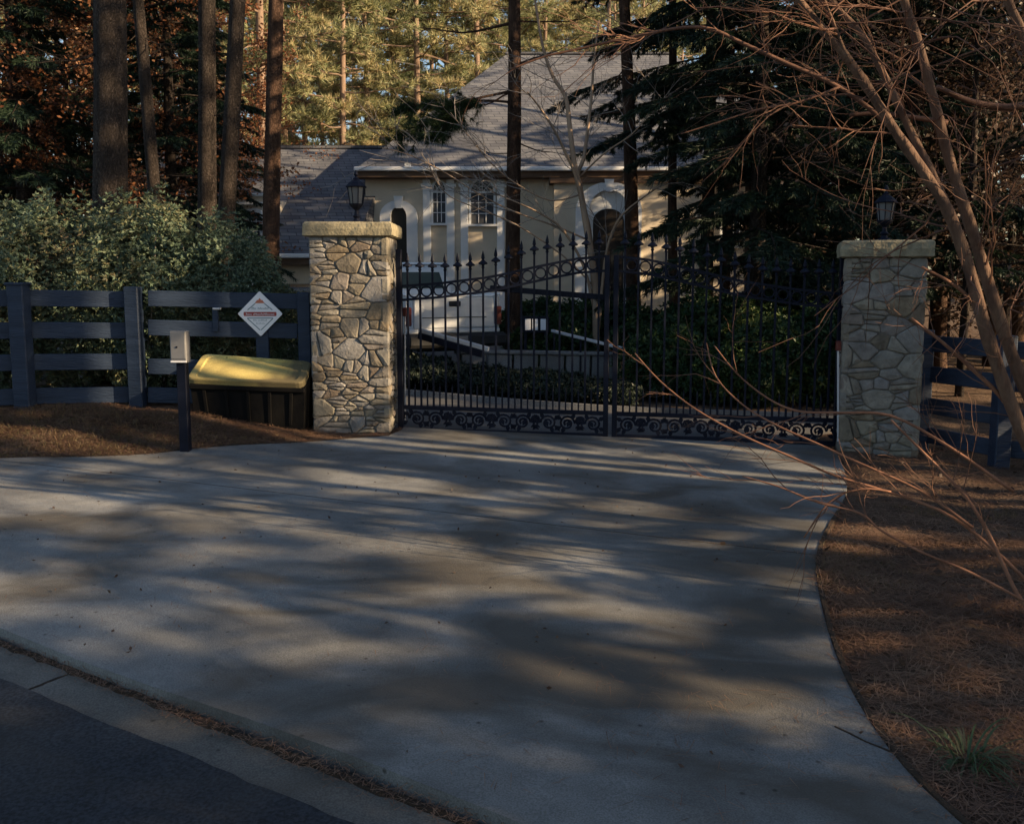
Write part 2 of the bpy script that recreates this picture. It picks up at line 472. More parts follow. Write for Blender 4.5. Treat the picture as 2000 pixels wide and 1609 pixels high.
M['signwhite'] = mat_noise('sign_white', (.72, .72, .74), (.8, .8, .82), scale=6, rough=.4, bump=.02)
M['signred'] = mat_plain('sign_red', (.30, .035, .03), .45)
M['signorange'] = mat_plain('sign_orange', (.52, .15, .08), .45)
M['signgrey'] = mat_plain('sign_grey_blue', (.22, .28, .30), .45)
M['bin'] = mat_noise('bin_black', (.002, .002, .0025), (.005, .0045, .004), scale=4, rough=.75, spec=.12, bump=.2, bscale=20)
M['lid'] = mat_concrete('bin_lid_yellow', (.44, .34, .11), (.60, .48, .16), (.70, .58, .23), .85, 120, .4, .44, .56)
M['stucco'] = mat_noise('house_stucco', (.62, .53, .41), (.72, .62, .49), scale=2, rough=.9, bump=.25, bscale=50)
M['trim'] = mat_noise('white_trim', (.74, .76, .78), (.82, .84, .86), scale=3, rough=.6, bump=.04)
M['soffit'] = mat_noise('brown_soffit', (.10, .065, .045), (.16, .10, .065), scale=3, rough=.8, bump=.1)
M['wglass'] = mat_glass('window_glass', (.012, .014, .018), .25)
M['cabglass'] = mat_glass('cab_glass', (.05, .07, .065), .15)
M['blind'] = mat_noise('window_blind', (.045, .05, .06), (.085, .09, .10), scale=1.5, rough=.7, bump=.5, bscale=18, stretch=(.05, .05, 3))
M['door'] = mat_noise('dark_wood_door', (.012, .010, .009), (.035, .026, .02), scale=4, rough=.5, bump=.2, stretch=(3, 3, .4))
M['shingle'] = mat_shingle('roof_shingles')
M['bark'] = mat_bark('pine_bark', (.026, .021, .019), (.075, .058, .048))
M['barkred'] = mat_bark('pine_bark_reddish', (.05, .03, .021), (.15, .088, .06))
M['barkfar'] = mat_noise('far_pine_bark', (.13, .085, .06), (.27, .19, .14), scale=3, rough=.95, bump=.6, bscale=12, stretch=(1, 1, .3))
M['crape'] = mat_noise('crape_myrtle_bark', (.035, .022, .017), (.12, .068, .044), scale=11, rough=.85, bump=.9, bscale=26, stretch=(1, 1, .3), c3=(.20, .125, .08))
M['crapelight'] = mat_noise('pale_crape_bark', (.22, .15, .10), (.38, .27, .19), scale=3, rough=.75, bump=.2, bscale=14, stretch=(1, 1, .25))
M['twig'] = mat_noise('red_brown_twig', (.085, .042, .028), (.165, .082, .052), scale=6, rough=.8, bump=0)
M['redtwig'] = mat_noise('red_shoot_bark', (.15, .065, .038), (.30, .145, .085), scale=6, rough=.8, bump=0)
M['greytwig'] = mat_noise('grey_twig', (.15, .13, .12), (.27, .24, .22), scale=6, rough=.85, bump=0)
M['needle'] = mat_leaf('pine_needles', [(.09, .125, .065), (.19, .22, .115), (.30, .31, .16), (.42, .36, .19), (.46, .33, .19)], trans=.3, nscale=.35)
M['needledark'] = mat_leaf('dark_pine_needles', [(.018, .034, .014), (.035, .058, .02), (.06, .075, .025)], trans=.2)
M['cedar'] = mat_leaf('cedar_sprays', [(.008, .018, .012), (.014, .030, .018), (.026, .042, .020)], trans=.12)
M['hedge'] = mat_leaf('hedge_leaves', [(.045, .075, .055), (.08, .12, .08), (.115, .155, .095), (.15, .15, .08), (.14, .10, .06)], trans=.18, nscale=1.4)
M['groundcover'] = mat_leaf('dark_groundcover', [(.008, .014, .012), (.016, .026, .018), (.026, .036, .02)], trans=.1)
M['shrub'] = mat_leaf('shrub_leaves', [(.011, .03, .014), (.021, .05, .02), (.042, .075, .024), (.11, .125, .032)], trans=.25, nscale=1.0)
M['rust'] = mat_leaf('rusty_beech_leaves', [(.07, .026, .014), (.15, .055, .024), (.24, .10, .042), (.32, .19, .10)], trans=.35, nscale=.7)
M['brownleaf'] = mat_leaf('dull_brown_leaves', [(.03, .018, .013), (.06, .036, .026), (.10, .063, .044), (.15, .11, .085)], trans=.3, nscale=.7)
M['drygrass'] = mat_leaf('dry_grass', [(.05, .055, .022), (.10, .08, .04), (.16, .115, .06), (.22, .16, .09)], trans=.2, nscale=1.3)
M['straw'] = mat_leaf('pine_straw', [(.065, .034, .022), (.13, .07, .044), (.20, .115, .072), (.28, .18, .115)], trans=.1, nscale=1.2)
M['strap'] = mat_leaf('strap_leaves', [(.03, .06, .028), (.055, .09, .04), (.10, .10, .055), (.15, .12, .08)], trans=.25)
M['silver'] = mat_noise('silver_paint', (.56, .58, .60), (.62, .64, .66), scale=2, rough=.3, bump=0, metallic=.3)
M['sunlit_paint'] = mat_noise('sunlit_edge_paint', (.78, .79, .80), (.82, .83, .84), scale=2, rough=.3, bump=0)  # whitens the silver truck's top edges and roof to carry the sunlight
M['rubber'] = mat_plain('tyre_rubber', (.012, .012, .013), .85)
M['chrome'] = mat_plain('bumper_metal', (.08, .08, .085), .4, .6)
M['redlens'] = mat_plain('red_lens', (.085, .008, .008), .35)
M['darkpaint'] = mat_noise('dark_blue_paint', (.012, .018, .028), (.018, .026, .04), scale=2, rough=.25, bump=0)
M['pale'] = mat_plain('pale_metal_and_lit_arm', (.52, .53, .56), .4, .2)
M['brick'] = mat_noise('orange_brick', (.30, .14, .07), (.46, .27, .16), scale=7, rough=.9, bump=.4, bscale=40)

import bmesh
def smooth_line(pts, n=6):
    """Catmull-Rom through 2D/3D points"""
    P = [Vector(p) for p in pts]
    out = []
    for i in range(len(P) - 1):
        p0 = P[max(i - 1, 0)]; p1 = P[i]; p2 = P[i + 1]; p3 = P[min(i + 2, len(P) - 1)]
        for k in range(n):
            t = k / n
            out.append(0.5 * ((2 * p1) + (p2 - p0) * t + (2 * p0 - 5 * p1 + 4 * p2 - p3) * t * t + (3 * p1 - p0 - 3 * p2 + p3) * t ** 3))
    out.append(P[-1])
    return out

def slab(name, poly, zf, thick, mat, parent=None, step=1.0):
    bm = bmesh.new()
    vs_ = [bm.verts.new((p[0], p[1], 0)) for p in poly]
    bm.faces.new(vs_)
    xs = [p[0] for p in poly]; ys = [p[1] for p in poly]
    for ax, lo, hi in ((0, min(xs), max(xs)), (1, min(ys), max(ys))):
        k = math.ceil(lo / step) * step
        while k < hi:
            no = (1, 0, 0) if ax == 0 else (0, 1, 0)
            co = (k + .013, 0, 0) if ax == 0 else (0, k + .013, 0)
            bmesh.ops.bisect_plane(bm, geom=bm.verts[:] + bm.edges[:] + bm.faces[:], plane_co=co, plane_no=no)
            k += step
    bmesh.ops.triangulate(bm, faces=bm.faces[:])
    bm.normal_update()
    if sum(f.normal.z for f in bm.faces) < 0: bmesh.ops.reverse_faces(bm, faces=bm.faces[:])
    for v in bm.verts: v.co.z = zf(v.co.x, v.co.y)
    be = [e for e in bm.edges if len(e.link_faces) == 1]
    low = {}
    for e in be:
        for v in e.verts:
            if v not in low: low[v] = bm.verts.new((v.co.x, v.co.y, v.co.z - thick))
    for e in be:
        a, b = e.verts
        bm.faces.new((a, b, low[b], low[a]))
    bmesh.ops.recalc_face_normals(bm, faces=bm.faces[:])
    me = bpy.data.meshes.new(name); bm.to_mesh(me); bm.free()
    return link(name, me, mat, parent)

# ------------------------------------------------------------------ setting: ground, drive, road
KA, KB = Vector((-2.40, 4.15)), Vector((-0.52, 3.04))         # driveway edge along the street gutter
kd = (KB - KA).normalized(); kn = Vector((kd.y, -kd.x))        # along, and towards the road
if kn.y > 0: kn = -kn
def kpt(s, off): return KA + kd * s + kn * off
back_edge = smooth_line([(-8.6, 7.98), (-6.2, 7.9), (-4.47, 7.92), (-3.44, 8.12), (-2.86, 8.45), (-2.1, 8.98), (-1.29, 9.52)], 5)
right_edge = smooth_line([(3.22, 8.9), (2.80, 7.55), (2.12, 6.13), (1.82, 5.35), (1.55, 4.32), (1.42, 3.57), (1.42, 2.9), (1.62, 2.3), (2.2, 1.7), (3.2, 1.05)], 6)
J0, J1 = Vector((-4.55, 7.84)), Vector((1.955, 5.655))           # saw-cut joint across the drive
def side(p): return (J1 - J0).x * (p[1] - J0.y) - (J1 - J0).y * (p[0] - J0.x)
jd = (J1 - J0).normalized(); jn = Vector((-jd.y, jd.x))
GATE_Y = 10.12
far_poly = [tuple(J0 + jn * .006)] + [tuple(p) for p in back_edge if side(p) > 0.12 and p[0] > -4.4] + [(-1.2, 9.9), (-1.2, GATE_Y), (3.25, GATE_Y - .25), (3.3, 9.3)] + \
           [tuple(p) for p in right_edge if side(p) > 0.1] + [tuple(J1 + jn * .006)]
kerb_s = [((p - KA).dot(kd)) for p in (Vector((-8.6, 7.98)), Vector((3.2, 1.05)))]
near_poly = [tuple(J0 - jn * .006), tuple(J1 - jn * .006)] + [tuple(p) for p in right_edge if side(p) < -0.1] + \
            [tuple(kpt(s, 0.02 * math.sin(s * 2.3))) for s in np.arange(kerb_s[1] - .3, kerb_s[0], -.5)] + \
            [tuple(p) for p in back_edge if p[0] < -4.7]
# polygons used as a mask under the paved areas
def inpoly(x, y, poly):
    c = False; n = len(poly); j = n - 1
    for i in range(n):
        xi, yi = poly[i]; xj, yj = poly[j]
        if (yi > y) != (yj > y) and x < (xj - xi) * (y - yi) / (yj - yi) + xi: c = not c
        j = i
    return c
inner_poly = [(-1.2, GATE_Y - .1), (3.25, GATE_Y - .35), (3.6, 10.6), (4.3, 10.8), (4.4, 11.5), (3.2, 11.55), (1.32, 11.78), (0.0, 12.2), (-1.5, 12.85), (-3.0, 13.6), (-4.6, 14.4), (-9, 16), (-9, 12.4), (-4.0, 11.6), (-2.1, 10.6)]
court_poly = [(-9, 16.1), (-4.7, 14.55), (-2.6, 13.7), (-0.4, 14.2), (0.6, 15.5), (0.8, 19.5), (0.2, 24), (-10, 24), (-14, 21), (-14, 17)]
def on_road(x, y): return (Vector((x, y)) - KA).dot(kn) > -0.02
def paved(x, y):
    if on_road(x, y): return True
    for po in (far_poly, near_poly, inner_poly, court_poly):
        if inpoly(x, y, po): return True
    return False
def deep_paved(x, y, e=.16):
    return all(paved(x + dx, y + dy) for dx, dy in ((e, 0), (-e, 0), (0, e), (0, -e), (0, 0)))

def axis(lo, hi, step, far, grow=1.35):
    a = list(np.arange(lo, hi + 1e-6, step)); d = step
    while a[-1] < far: d *= grow; a.append(a[-1] + d)
    d = step
    while a[0] > -far: d *= grow; a.insert(0, a[0] - d)
    return a
ax_x = axis(-9.0, 7.0, .14, 260); ax_y = axis(-1.0, 17.0, .14, 260)
gv = []; nx, ny = len(ax_x), len(ax_y)
lump = lambda x, y: .012 * math.sin(3.1 * x + 1.7 * y) + .009 * math.sin(-5.3 * x + 4.1 * y + 1) + .006 * math.sin(11 * x + 2) * math.sin(9 * y)
for y in ax_y:
    for x in ax_x:
        near = -14 < x < 10 and -2 < y < 26
        z = gz(x, y)
        if near and deep_paved(x, y): z -= .16
        elif on_road(x, y): z -= .16
        else: z += lump(x, y) if not (near and paved(x, y)) else -.05
        gv.append((x, y, z))
gf = [(j * nx + i, j * nx + i + 1, (j + 1) * nx + i + 1, (j + 1) * nx + i) for j in range(ny - 1) for i in range(nx - 1)]
ground = struct(link('ground', np_mesh('ground', gv, gf), M['ground'], smooth=True))
ground['label'] = 'brown earth, pine straw and leaf litter around the driveway and under the trees'

drive = bpy.data.objects.new('driveway', None); col.objects.link(drive); struct(drive)
drive['label'] = 'pale concrete driveway apron sweeping from the street up to the gate'
top = lambda x, y: gz(x, y) + .02
# raised outer edge with wear along the gutter comes from the slab thickness itself
slab('slab', far_poly, top, .12, M['concrete'], drive)
slab('slab', near_poly, top, .14, M['concrete'], drive)
# dark strips that paint the shadow line along the slab edges
def strip(name, line, w, zf, mat, parent=None, jit=.3, thick=.02):
    mb = MB(); L = [Vector((p[0], p[1])) for p in line]
    V_ = []
    for i, p in enumerate(L):
        d = (L[min(i + 1, len(L) - 1)] - L[max(i - 1, 0)]).normalized(); n_ = Vector((-d.y, d.x))
        a = w * (1 + random.uniform(-jit, jit)); c = w * (1 + random.uniform(-jit, jit))
        for q, dz in ((p + n_ * a, -thick), (p + n_ * a * .55, thick * .4), (p - n_ * c * .55, thick * .4), (p - n_ * c, -thick)):
            V_.append((q.x, q.y, zf(q.x, q.y) + dz))
    F_ = [(i * 4 + k, i * 4 + k + 1, i * 4 + 4 + k + 1, i * 4 + 4 + k) for i in range(len(L) - 1) for k in range(3)]
    mb.add(V_, F_)
    return obj(name, mb, mat, parent)
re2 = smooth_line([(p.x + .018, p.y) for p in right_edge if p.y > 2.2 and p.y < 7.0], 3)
strip('joint_soil', [J0.lerp(J1, t) for t in np.linspace(0.01, .99, 120)], .008, lambda x, y: gz(x, y) + .0195, M['soil_and_shade'], drive, .5, .0025)
strip('edge_shade_strip', re2, .022, lambda x, y: gz(x, y) + .018, M['soil_and_shade'], drive)
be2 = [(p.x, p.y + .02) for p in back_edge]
strip('edge_shade_strip', be2, .02, lambda x, y: gz(x, y) + .016, M['soil_and_shade'], drive)
# hairline crack in the lower right corner
crk = [gp(1630, 1428), gp(1660, 1442), gp(1690, 1458), gp(1720, 1470), gp(1745, 1480)]
strip('crack', crk, .006, lambda x, y: gz(x, y) + .0225, M['soil_and_shade'], drive, .5, .002)

# gutter pieces along the street
gut = bpy.data.objects.new('gutter', None); col.objects.link(gut); struct(gut)
gut['label'] = 'stained concrete gutter strip between the asphalt road and the driveway'
js = (gp(100, 1313).xy - KA).dot(kd)
gtop = lambda x, y: gz(x, y) - .035
for a, b in ((js - 9.2, js - 6.1), (js - 6.1, js - 3.05), (js - 3.05, js), (js, js + 3.05), (js + 3.05, js + 6.1)):
    a2, b2 = a + .008, b - .008
    poly = [tuple(kpt(a2 + (b2 - a2) * t, .045)) for t in np.linspace(0, 1, 7)] + [tuple(kpt(a2 + (b2 - a2) * t, .34)) for t in np.linspace(1, 0, 16)]
    slab('gutter_piece', poly, gtop, .1, M['gutter'], gut)
strip('debris', [kpt(s, .034) for s in np.arange(-7, 7, .06)], .022, lambda x, y: gz(x, y) - .03, M['soil_and_shade'], gut, .7, .015)
for q in (js - 6.1, js - 3.05, js, js + 3.05):
    strip('joint_soil', [kpt(q + .006 * math.sin(o_ * 40), o_) for o_ in np.linspace(.045, .27, 9)], .013, lambda x, y: gz(x, y) - .036, M['soil_and_shade'], gut, .4, .004)
road_poly = [tuple(kpt(-60, .255))] + [tuple(kpt(s, .25 + .004 * math.sin(2.1 * s) + .004 * math.sin(7.3 * s) + random.uniform(-.006, .006))) for s in np.arange(-9, 9, .09)] + [tuple(kpt(60, .255))] + [tuple(kpt(s, 7.5)) for s in (60, 0, -60)]
road = struct(slab('road', road_poly, lambda x, y: gz(x, y) - .020 - .02 * sstep(((Vector((x, y)) - KA).dot(kn) - .4) / .5), .06, M['asphalt'], step=1.0))
road['label'] = 'dark asphalt street in the lower left corner'

inner = struct(slab('inner_driveway', inner_poly, lambda x, y: gz(x, y) + .014, .1, M['drive2']))
inner['label'] = 'dark drive crossing just behind the iron gate'
court = struct(slab('parking_court', court_poly, lambda x, y: gz(x, y) + .014, .1, M['drive2']))
court['label'] = 'grey parking court in front of the house'
kl = smooth_line([(-4.7, 14.42), (-3.0, 13.62), (-1.5, 12.87), (0.0, 12.22), (1.32, 11.8), (3.2, 11.57), (4.4, 11.52)], 5)
kerb = strip('kerb', kl, .07, lambda x, y: gz(x, y) + .06, M['wallconc'], None, .05, .06)
struct(kerb)['label'] = 'pale kerb curving along the far side of the drive behind the gate'

# ------------------------------------------------------------------ gate pillars of fieldstone
def clip(poly, nx_, ny_, c):
    out = []
    n = len(poly)
    for i in range(n):
        p, q = poly[i], poly[(i + 1) % n]
        dp, dq = p[0] * nx_ + p[1] * ny_ - c, q[0] * nx_ + q[1] * ny_ - c
        if dp <= 0: out.append(p)
        if (dp < 0) != (dq < 0) and abs(dp - dq) > 1e-12:
            t = dp / (dp - dq); out.append((p[0] + (q[0] - p[0]) * t, p[1] + (q[1] - p[1]) * t))
    return out
def power_cells(seeds, w, h, sx=1.45):
    """convex cells of a weighted Voronoi diagram on a w x h face; seeds (x, y, hw, hh)"""
    S = [(a / sx, b, .8 * c * d / sx) for a, b, c, d in seeds]
    cells = []
    for i, (xi, yi, wi) in enumerate(S):
        poly = [(0, 0), (w / sx, 0), (w / sx, h), (0, h)]
        for j, (xj, yj, wj) in enumerate(S):
            if i == j: continue
            ax, ay = 2 * (xj - xi), 2 * (yj - yi)
            c = xj * xj + yj * yj - wj - (xi * xi + yi * yi - wi)
            poly = clip(poly, ax, ay, c)
            if len(poly) < 3: break
        cells.append([(p[0] * sx, p[1]) for p in poly] if len(poly) >= 3 else None)
    return cells
def shrink(poly, g):
    cx = sum(p[0] for p in poly) / len(poly); cy = sum(p[1] for p in poly) / len(poly)
    A = sum(poly[i][0] * poly[(i + 1) % len(poly)][1] - poly[(i + 1) % len(poly)][0] * poly[i][1] for i in range(len(poly))) / 2
    if A < 0: poly = poly[::-1]; A = -A
    if A < .0006: return None
    out = poly[:]
    base = poly
    for i in range(len(base)):
        p, q = base[i], base[(i + 1) % len(base)]
        ex, ey = q[0] - p[0], q[1] - p[1]; L = math.hypot(ex, ey)
        if L < 1e-6: continue
        nx_, ny_ = ey / L, -ex / L
        out = clip(out, nx_, ny_, p[0] * nx_ + p[1] * ny_ - g)
        if len(out) < 3: return None
    return out
def chaikin(poly, q=.13):
    out = []
    n = len(poly)
    for i in range(n):
        a, b = poly[i], poly[(i + 1) % n]
        if math.hypot(a[0] - b[0], a[1] - b[1]) < .012: out.append(((a[0] + b[0]) / 2, (a[1] + b[1]) / 2)); continue
        out.append((a[0] + (b[0] - a[0]) * q, a[1] + (b[1] - a[1]) * q)); out.append((a[0] + (b[0] - a[0]) * (1 - q), a[1] + (b[1] - a[1]) * (1 - q)))
    return out
def stone_mesh(mb, poly, f, proud):
    """poly on face; f(a, b, d) -> world with d outwards"""
    n = len(poly); cx = sum(p[0] for p in poly) / n; cy = sum(p[1] for p in poly) / n
    jit = [random.uniform(-.004, .004) for _ in poly]
    r0 = [f(p[0], p[1], -.04) for p in poly]
    r1 = [f(p[0], p[1], proud * .45) for p in poly]
    def sc_(p, k): return (cx + (p[0] - cx) * k, cy + (p[1] - cy) * k)
    r2 = []
    for p, j in zip(poly, jit):
        L = math.hypot(p[0] - cx, p[1] - cy); k = max(.5, 1 - .014 / max(L, .02)); q_ = sc_(p, k); r2.append(f(q_[0], q_[1], proud + j))
    c = f(cx + random.uniform(-.01, .01), cy, proud + random.uniform(.002, .012))
    V_ = r0 + r1 + r2 + [c]; F_ = []
    for i in range(n):
        j = (i + 1) % n
        F_ += [(i, j, n + j, n + i), (n + i, n + j, 2 * n + j, 2 * n + i), (2 * n + i, 2 * n + j, 3 * n)]
    mb.add(V_, F_)

def rand_seeds(w, h, n):
    s_ = []
    tries = 0
    while len(s_) < n and tries < 6000:
        tries += 1
        hh = random.choice((.02, .03, .035, .05, .07)); hw = hh * random.uniform(1.1, 2.4)
        hw = min(hw, .12)
        x, y = random.uniform(0.02, w - .02), random.uniform(.01, h - .01)
        if all(((x - a) / (.72 * (hw + c))) ** 2 + ((y - b) / (.72 * (hh + d))) ** 2 > 1 for a, b, c, d in s_): s_.append((x, y, hw, hh))
    return s_

def split_cells(cells, H):
    """break some stones into thin stacked courses"""
    out = []
    for c in cells:
        if c is None: continue
        ys = [p[1] for p in c]; xs = [p[0] for p in c]; h = max(ys) - min(ys); cy = sum(ys) / len(ys)
        pr = .75 if cy < H * .33 else .32
        if h > .075 and random.random() < pr:
            k = 2 if h < .13 or random.random() < .6 else 3
            rest = c
            for i in range(1, k):
                t = min(ys) + h * (i / k + random.uniform(-.07, .07)); sl_ = random.uniform(-.12, .12); xm = (min(xs) + max(xs)) / 2
                a = clip(rest, -sl_, 1, t - sl_ * xm); b = clip(rest, sl_, -1, -(t - sl_ * xm))
                if len(a) >= 3 and len(b) >= 3: out.append(a); rest = b
            out.append(rest)
        elif max(xs) - min(xs) > .2 and random.random() < .35:
            t = random.uniform(.35, .65) * (max(xs) - min(xs)) + min(xs); sl_ = random.uniform(-.3, .3)
            a = clip(c, 1, sl_, t + sl_ * cy); b = clip(c, -1, -sl_, -(t + sl_ * cy))
            out += [q for q in (a, b) if len(q) >= 3]
        else: out.append(c)
    return out

def pillar(label, fl, W, H, seeds, capo, cap_h=.17):
    """fl: front-left base corner; W square side; seeds on the front face in metres"""
    root = thing('gate_pillar', label, 'pillar', (fl.x + W / 2, fl.y + W / 2, fl.z), 'stone gate pillars')
    core = MB().box((fl.x + W / 2, fl.y + W / 2, fl.z + H / 2 - .1), (W - .05, W - .05, H + .2))
    obj('core', core, M['mortar'], root)
    faces = [
        (seeds, lambda a, b, d: Vector((fl.x + a, fl.y + .025 - d, fl.z + b))),
        (rand_seeds(W, H, 55), lambda a, b, d: Vector((fl.x + W - .025 + d, fl.y + a, fl.z + b))),
        (rand_seeds(W, H, 55), lambda a, b, d: Vector((fl.x + .025 - d, fl.y + W - a, fl.z + b))),
        (rand_seeds(W, H, 40), lambda a, b, d: Vector((fl.x + W - a, fl.y + W - .025 + d, fl.z + b)))]
    for k, (sd, f) in enumerate(faces):
        for cell in split_cells(power_cells(sd, W, H), H):
            c2 = shrink(cell, .0036)
            if c2 is None or len(c2) < 3: continue
            c3 = chaikin(c2)
            mb = MB(); stone_mesh(mb, c3, f, random.uniform(.012, .03) if k == 0 else random.uniform(.015, .03))
            o = obj('stone', mb, M['stone'], root)
    # cap: one thick slab with a rough chipped edge and a slight overhang
    cw = W + capo * 2; mb = MB(); n = 14
    ring = []
    for sd in range(4):
        for i in range(n):
            t = i / n - .5
            x, y = [(t, -.5), (.5, t), (-t, .5), (-.5, -t)][sd]
            ring.append((x * cw, y * cw))
    cxx, cyy = fl.x + W / 2, fl.y + W / 2
    lv = [(-.0, -.03), (.012, 0), (cap_h * .5, .006), (cap_h - .02, 0), (cap_h, -.022)]
    V_ = []
    for z, off in lv:
        for (x, y) in ring:
            k = 1 + (off + random.uniform(-.006, .006)) / (cw / 2)
            V_.append((cxx + x * k, cyy + y * k, fl.z + H + z + random.uniform(-.004, .004)))
    m_ = len(ring); F_ = []
    for l in range(len(lv) - 1):
        for i in range(m_):
            j = (i + 1) % m_; F_.append((l * m_ + i, l * m_ + j, (l + 1) * m_ + j, (l + 1) * m_ + i))
    F_.append(tuple(range(m_ - 1, -1, -1))); F_.append(tuple((len(lv) - 1) * m_ + i for i in range(m_)))
    mb.add(V_, F_); obj('cap', mb, M['cap'], root)
    return root

Ls = [(630,255,45,20),(720,245,45,18),(840,255,70,20),(950,250,60,20),(1045,265,40,25),(640,300,50,25),(705,280,25,15),(920,295,60,28),(1040,310,40,35),(765,335,70,42),(625,365,50,40),(845,400,75,65),(945,345,45,18),(1035,400,45,75),(960,420,40,50),(690,440,50,30),(615,470,35,60),(685,515,45,28),(785,530,50,60),(890,540,50,60),(1015,580,65,85),(650,605,60,30),(780,630,60,25),(690,695,55,55),(620,680,35,50),(870,705,100,50),(1030,740,50,60),(695,800,50,40),(610,790,25,50),(870,825,85,60),(1040,810,45,40),(640,930,60,100),(725,870,50,30),(740,925,45,20),(1000,910,90,70),(840,980,80,80),(975,1040,55,60),(1050,1020,35,50),(740,1075,60,30),(630,1150,40,40),(720,1130,55,35),(850,1095,70,30),(950,1130,60,40),(820,1165,60,22),(1040,1170,55,60),(720,1185,50,18),(630,1240,35,35),(740,1225,60,18),(870,1225,60,18),(720,1270,50,20),(830,1275,50,20),(950,1280,55,25),(1045,1280,40,40),(650,1390,65,80),(750,1330,55,35),(890,1325,55,28),(1030,1345,60,30),(840,1365,45,20),(770,1400,50,20),(880,1395,40,18),(960,1390,45,20),(770,1445,50,20),(880,1470,45,45),(1040,1430,45,50),(770,1490,50,20),(970,1470,40,30),(1040,1510,50,35),(960,1520,40,20)]
Rs = [(300,340,40,40),(360,330,40,30),(440,340,70,25),(560,335,60,25),(650,370,60,60),(440,395,60,35),(350,400,30,45),(320,480,60,50),(470,500,70,50),(600,450,70,15),(590,490,70,25),(690,470,25,90),(600,570,80,60),(420,580,60,20),(420,610,50,15),(410,650,60,30),(290,660,40,110),(690,600,25,70),(400,700,60,15),(540,690,60,40),(380,740,70,25),(640,760,50,80),(470,780,50,35),(380,830,70,45),(560,790,50,30),(275,870,35,90),(510,880,80,50),(650,920,60,50),(380,950,80,50),(540,960,40,25),(290,1040,50,70),(470,1110,100,60),(400,1020,40,25),(480,1020,50,18),(600,1030,50,40),(650,1080,40,50),(350,1130,40,20),(380,1170,50,20),(600,1130,40,30),(280,1150,40,40),(400,1215,50,18),(500,1200,50,20),(640,1180,45,50),(285,1290,50,110),(400,1270,60,50),(555,1255,60,45),(650,1270,35,40),(470,1330,60,30),(570,1320,50,25),(650,1340,40,30),(400,1390,60,40),(500,1390,50,35),(610,1400,60,40),(300,1420,60,30)]
PW = .83
LP = gp(611, 843); LP = Vector((LP.x, LP.y, LP.z - .02))
LH = (pt(690, 462, LP.y).z - LP.z)
k_l = PW / (1095 - 583); kv = LH / (1545 - 228)
pillarL = pillar('fieldstone gate pillar beside the yellow-lidded bin, its cap catching the sun', LP, PW, LH, [((a - 583) * k_l, (1545 - b) * kv, c * k_l, d * kv) for a, b, c, d in Ls], .045, .15)
RP = gp(1668, 889); RP = Vector((RP.x - .03, RP.y, RP.z - .02))
RH = (pt(1720, 503, RP.y).z - RP.z)
k_r = .765 / (722 - 238); kv = RH / (1440 - 302)
RW = .765
pillarR = pillar('shaded fieldstone gate pillar behind the bare leaning stems', RP, RW, RH, [((a - 238) * k_r, (1440 - b) * kv, c * k_r, d * kv) for a, b, c, d in Rs], .045)
pillarR.rotation_euler = (0, 0, R(-17))

# ------------------------------------------------------------------ lanterns on the pillars
def lantern(label, base, s=1.0):
    root = thing('lantern', label, 'lantern', base, 'lanterns on the gate pillars')
    B = Vector(base)
    q = lambda prof: [(r * s, z * s) for r, z in prof]
    obj('foot', MB().lathe(q([(.085, 0), (.09, .012), (.08, .03), (.045, .045), (.032, .07), (.05, .095), (.03, .12), (.024, .17), (.05, .195)]), B, 12), M['iron'], root)
    obj('stem', MB().lathe(q([(.05, .195), (.075, .215), (.09, .235), (.094, .25)]), B, 8), M['iron'], root)
    cage = MB()
    for k in range(8):
        a = 2 * math.pi * (k + .5) / 8
        cage.tube([B + Vector((.082 * math.cos(a), .082 * math.sin(a), .245)) * s, B + Vector((.112 * math.cos(a), .112 * math.sin(a), .455)) * s], .006 * s, 5)
    obj('cage', cage, M['iron'], root)
    for k in range(8):
        a0, a1 = 2 * math.pi * (k + .5) / 8, 2 * math.pi * (k + 1.5) / 8
        mb = MB(); V_ = []
        for r_in in (.97, .93):
            V_ += [B + Vector((.079 * r_in * math.cos(a), .079 * r_in * math.sin(a), .252)) * s for a in (a0, a1)] + [B + Vector((.109 * r_in * math.cos(a), .109 * r_in * math.sin(a), .45)) * s for a in (a1, a0)]
        mb.add(V_, [(0, 1, 2, 3), (7, 6, 5, 4), (0, 4, 5, 1), (1, 5, 6, 2), (2, 6, 7, 3), (3, 7, 4, 0)])
        obj('pane', mb, M['lglass'], root)
    r_ = obj('roof', MB().lathe(q([(.13, .45), (.135, .462), (.122, .475), (.09, .51), (.05, .54), (.036, .548)]), B, 8), M['iron'], root)
    obj('finial', MB().lathe(q([(.036, .548), (.04, .56), (.02, .575), (.012, .59), (.028, .61), (.022, .635), (.006, .665)]), B, 8), M['iron'], r_)
    return root
def cap_top(p, H, dx=0, dy=0): return Vector((p.x + PW / 2 + dx, p.y + PW / 2 + dy, p.z + H + .17))
lt = cap_top(LP, LH); lt.x = pt(695, 440, LP.y + .35).x
lantern('black iron lantern with pale glass standing on the left stone pillar', (lt.x, LP.y + .42, lt.z - .02), .86)
rt = cap_top(RP, RH); rt.x = pt(1728, 470, RP.y + .4).x
lantern('dim black lantern on the shaded stone pillar by the bare stems', (rt.x, RP.y + .42, rt.z), .86)

